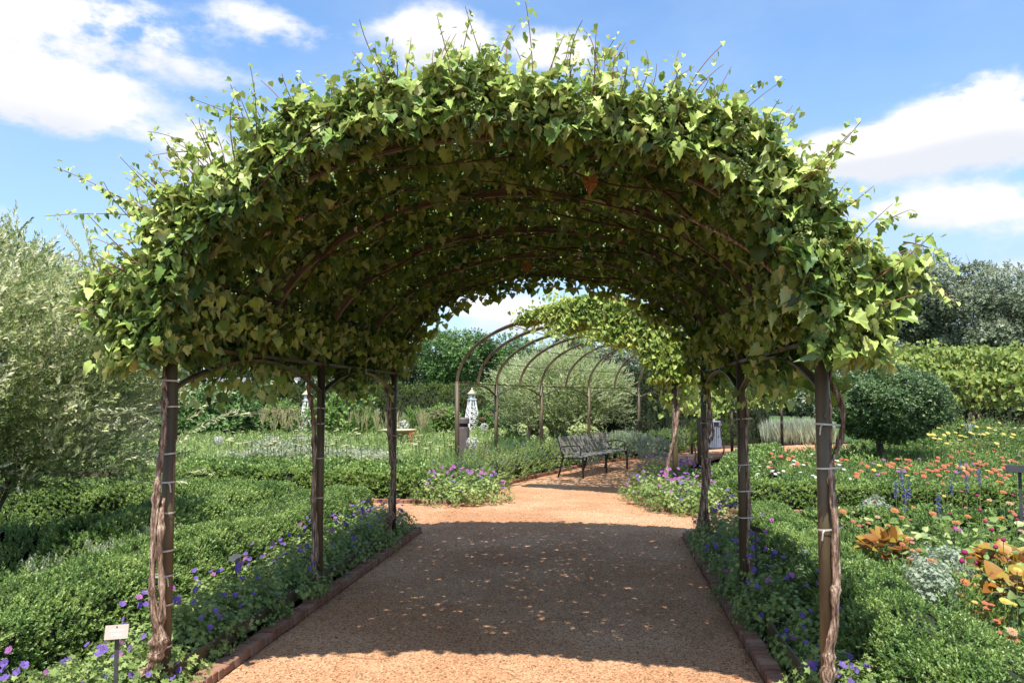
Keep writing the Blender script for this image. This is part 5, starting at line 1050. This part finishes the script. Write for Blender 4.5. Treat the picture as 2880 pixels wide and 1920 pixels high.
def house(label, x, y, w, dpt, wh, rh, rz):
    r_ = thing('house', label, 'house', (x, y, 0), rz)
    MB().box(0, 0, wh / 2, w, dpt, wh).build('wall', 'wall', r_)
    rf = MB().add([(-w / 2 - .4, -dpt / 2 - .4, wh), (w / 2 + .4, -dpt / 2 - .4, wh), (w / 2 + .4, dpt / 2 + .4, wh), (-w / 2 - .4, dpt / 2 + .4, wh), (-w / 2 + 1.6, 0, wh + rh), (w / 2 - 1.6, 0, wh + rh)], [(0, 1, 5, 4), (1, 2, 5), (2, 3, 4, 5), (3, 0, 4), (3, 2, 1, 0)]).build('roof', 'roof', r_)
    for gx in (-w * .36, w * .34):
        MB().add([(gx - 1.3, -dpt / 2 - .6, wh), (gx + 1.3, -dpt / 2 - .6, wh), (gx, -dpt / 2 - .6, wh + rh * .75), (gx, 0, wh + rh * .75)], [(0, 1, 2), (0, 2, 3), (1, 3, 2)]).build('gable', 'roof', rf)
        MB().tube([(gx - 1.35, -dpt / 2 - .65, wh), (gx, -dpt / 2 - .65, wh + rh * .8), (gx + 1.35, -dpt / 2 - .65, wh)], 0, rect=(.12, .12)).build('bargeboard', 'wpaint', rf)
    MB().box(w * .15, -.3, wh + rh * .7, .12, .12, .8).build('vent_pipe', 'wpaint', rf)
    for wx in (-w * .25, 0, w * .25): MB().box(wx, -dpt / 2 - .02, wh * .55, 1.0, .06, 1.1).build('window', 'black', r_)
house('low grey roofed house beyond the back hedge at the left', -19.6, 58, 11, 7, 2.1, 1.15, .08)
# far right: people and the red building under the distant pergola
rb = thing('red_building', 'red building glimpsed under the distant pergola', 'building', (24.2, 40, 0))
MB().box(0, 0, 1.1, 2.6, 2.2, 2.2).build('wall', 'redwall', rb); MB().box(-1.9, .1, 1.15, 1.1, 1.8, 2.3).build('grey_wall', 'bin', rb); MB().box(-.3, 0, 2.26, 4.3, 2.6, .12).build('roof', 'roof', rb); MB().box(.2, -1.12, .95, .8, .06, 1.9).build('door', 'redwall', rb)
def person(label, p, h, top_mat, low_mat, lean=0.0, rz=0.0, sit=False):
    r_ = thing('person', label, 'person', (p.x, p.y, 0), rz); s_ = h / 1.7
    J = {'pel': (0, 0, .95), 'ch': (0, -.02 - lean * .3, 1.25), 'nk': (0, -.03 - lean * .45, 1.46), 'hd': (0, -.04 - lean * .5, 1.6), 'ls': (-.18, -lean * .4, 1.4), 'rs': (.18, -lean * .4, 1.4), 'le': (-.24, -.04 - lean * .5, 1.13), 're': (.26, -.04 - lean * .5, 1.13), 'lh': (-.22, -.2 - lean * .6, .93), 'rh': (.24, -.16 - lean * .6, .9), 'lk': (-.1, -.03, .5), 'rk': (.1, -.03, .5), 'lf': (-.1, 0, .07), 'rf': (.1, 0, .07), 'lt': (-.11, -.15, .03), 'rt': (.11, -.15, .03), 'lhip': (-.09, 0, .88), 'rhip': (.09, 0, .88)}
    ks = list(J); ed = [('pel', 'ch'), ('ch', 'nk'), ('nk', 'hd'), ('ch', 'ls'), ('ch', 'rs'), ('ls', 'le'), ('rs', 're'), ('le', 'lh'), ('re', 'rh'), ('pel', 'lhip'), ('pel', 'rhip'), ('lhip', 'lk'), ('rhip', 'rk'), ('lk', 'lf'), ('rk', 'rf'), ('lf', 'lt'), ('rf', 'rt')]
    rad = {'pel': .13, 'ch': .14, 'nk': .055, 'hd': .1, 'ls': .06, 'rs': .06, 'le': .042, 're': .042, 'lh': .035, 'rh': .035, 'lk': .055, 'rk': .055, 'lf': .04, 'rf': .04, 'lt': .03, 'rt': .03, 'lhip': .09, 'rhip': .09}
    me = bpy.data.meshes.new('body'); me.from_pydata([tuple(c * s_ for c in J[k]) for k in ks], [(ks.index(a), ks.index(b)) for a, b in ed], []); me.materials.append(M['skin'])
    o = link('body', me, r_); sk = o.modifiers.new('skin', 'SKIN'); sv = me.skin_vertices[0].data
    for i, k in enumerate(ks): sv[i].radius = (rad[k] * s_, rad[k] * s_)
    sv[0].use_root = True; sb = o.modifiers.new('sub', 'SUBSURF'); sb.levels = 1; sb.render_levels = 2
    ly = -lean * .4
    MB().tube([Vector((0, 0, .86)) * s_, Vector((0, ly * .3, 1.1)) * s_, Vector((0, ly * .8, 1.3)) * s_, Vector((0, ly, 1.45)) * s_], [.16 * s_, .165 * s_, .19 * s_, .09 * s_], 14).build('shirt', top_mat, r_, True)
    for sx in (-1, 1):
        MB().tube([Vector((sx * .15, ly, 1.4)) * s_, Vector((sx * .23, ly * 1.1, 1.2)) * s_], [.085 * s_, .065 * s_], 10).build('sleeve', top_mat, r_, True)
        MB().tube([Vector((sx * .08, 0, .93)) * s_, Vector((sx * .1, -.02, .5)) * s_], [.12 * s_, .085 * s_], 10).build('trouser_leg', low_mat, r_, True)
    hd = Vector(J['hd']) * s_
    mm = MB().lathe([(.06, -.02), (.112, .02), (.118, .07), (.09, .12), (.03, .14)], 14); mm.v = [(x * s_ + hd.x, y * s_ + hd.y + .02, z * s_ + hd.z - .01) for x, y, z in mm.v]; mm.build('hair', 'hair', r_, True)
p = atd(2728, 1200, 24); person('adult in a dark top and dark trousers leaning forward under the distant pergola', p, 1.58, 'navy', 'navy', .25, .6)
p = atd(2728, 1200, 23.2); person('small child in a grey lilac shirt standing before the adult behind the coneflowers', p, 1.02, 'lilac', 'navy', 0, 2.6)
tg = MB().box(0, 0, .42, 2.6, .5, .06); tb = tg.build('slab', 'stone'); tb.name = 'seat_wall'; tb.location = (14.9, 21.8, .35); tag(tb, 'long buff stone ledge beyond the coneflowers at the right', 'ledge'); 

# ------------------------------------------------------------------ labels: tell look-alikes apart by their order across the view
bpy.context.view_layer.update()
by = {}
for o in C.objects:
    if o.parent is None and o.get('label'): by.setdefault(o['label'], []).append(o)
def th_(n): return '%d%s' % (n, 'th' if 10 <= n % 100 <= 20 else {1: 'st', 2: 'nd', 3: 'rd'}.get(n % 10, 'th'))
for lb, os_ in by.items():
    if len(os_) > 1:
        os_.sort(key=lambda o: o.matrix_world.translation.x / max(.1, o.matrix_world.translation.y))
        for i, o in enumerate(os_): o['label'] = lb + ', ' + ('leftmost' if i == 0 else 'rightmost' if i == len(os_) - 1 else th_(i + 1) + ' from left')
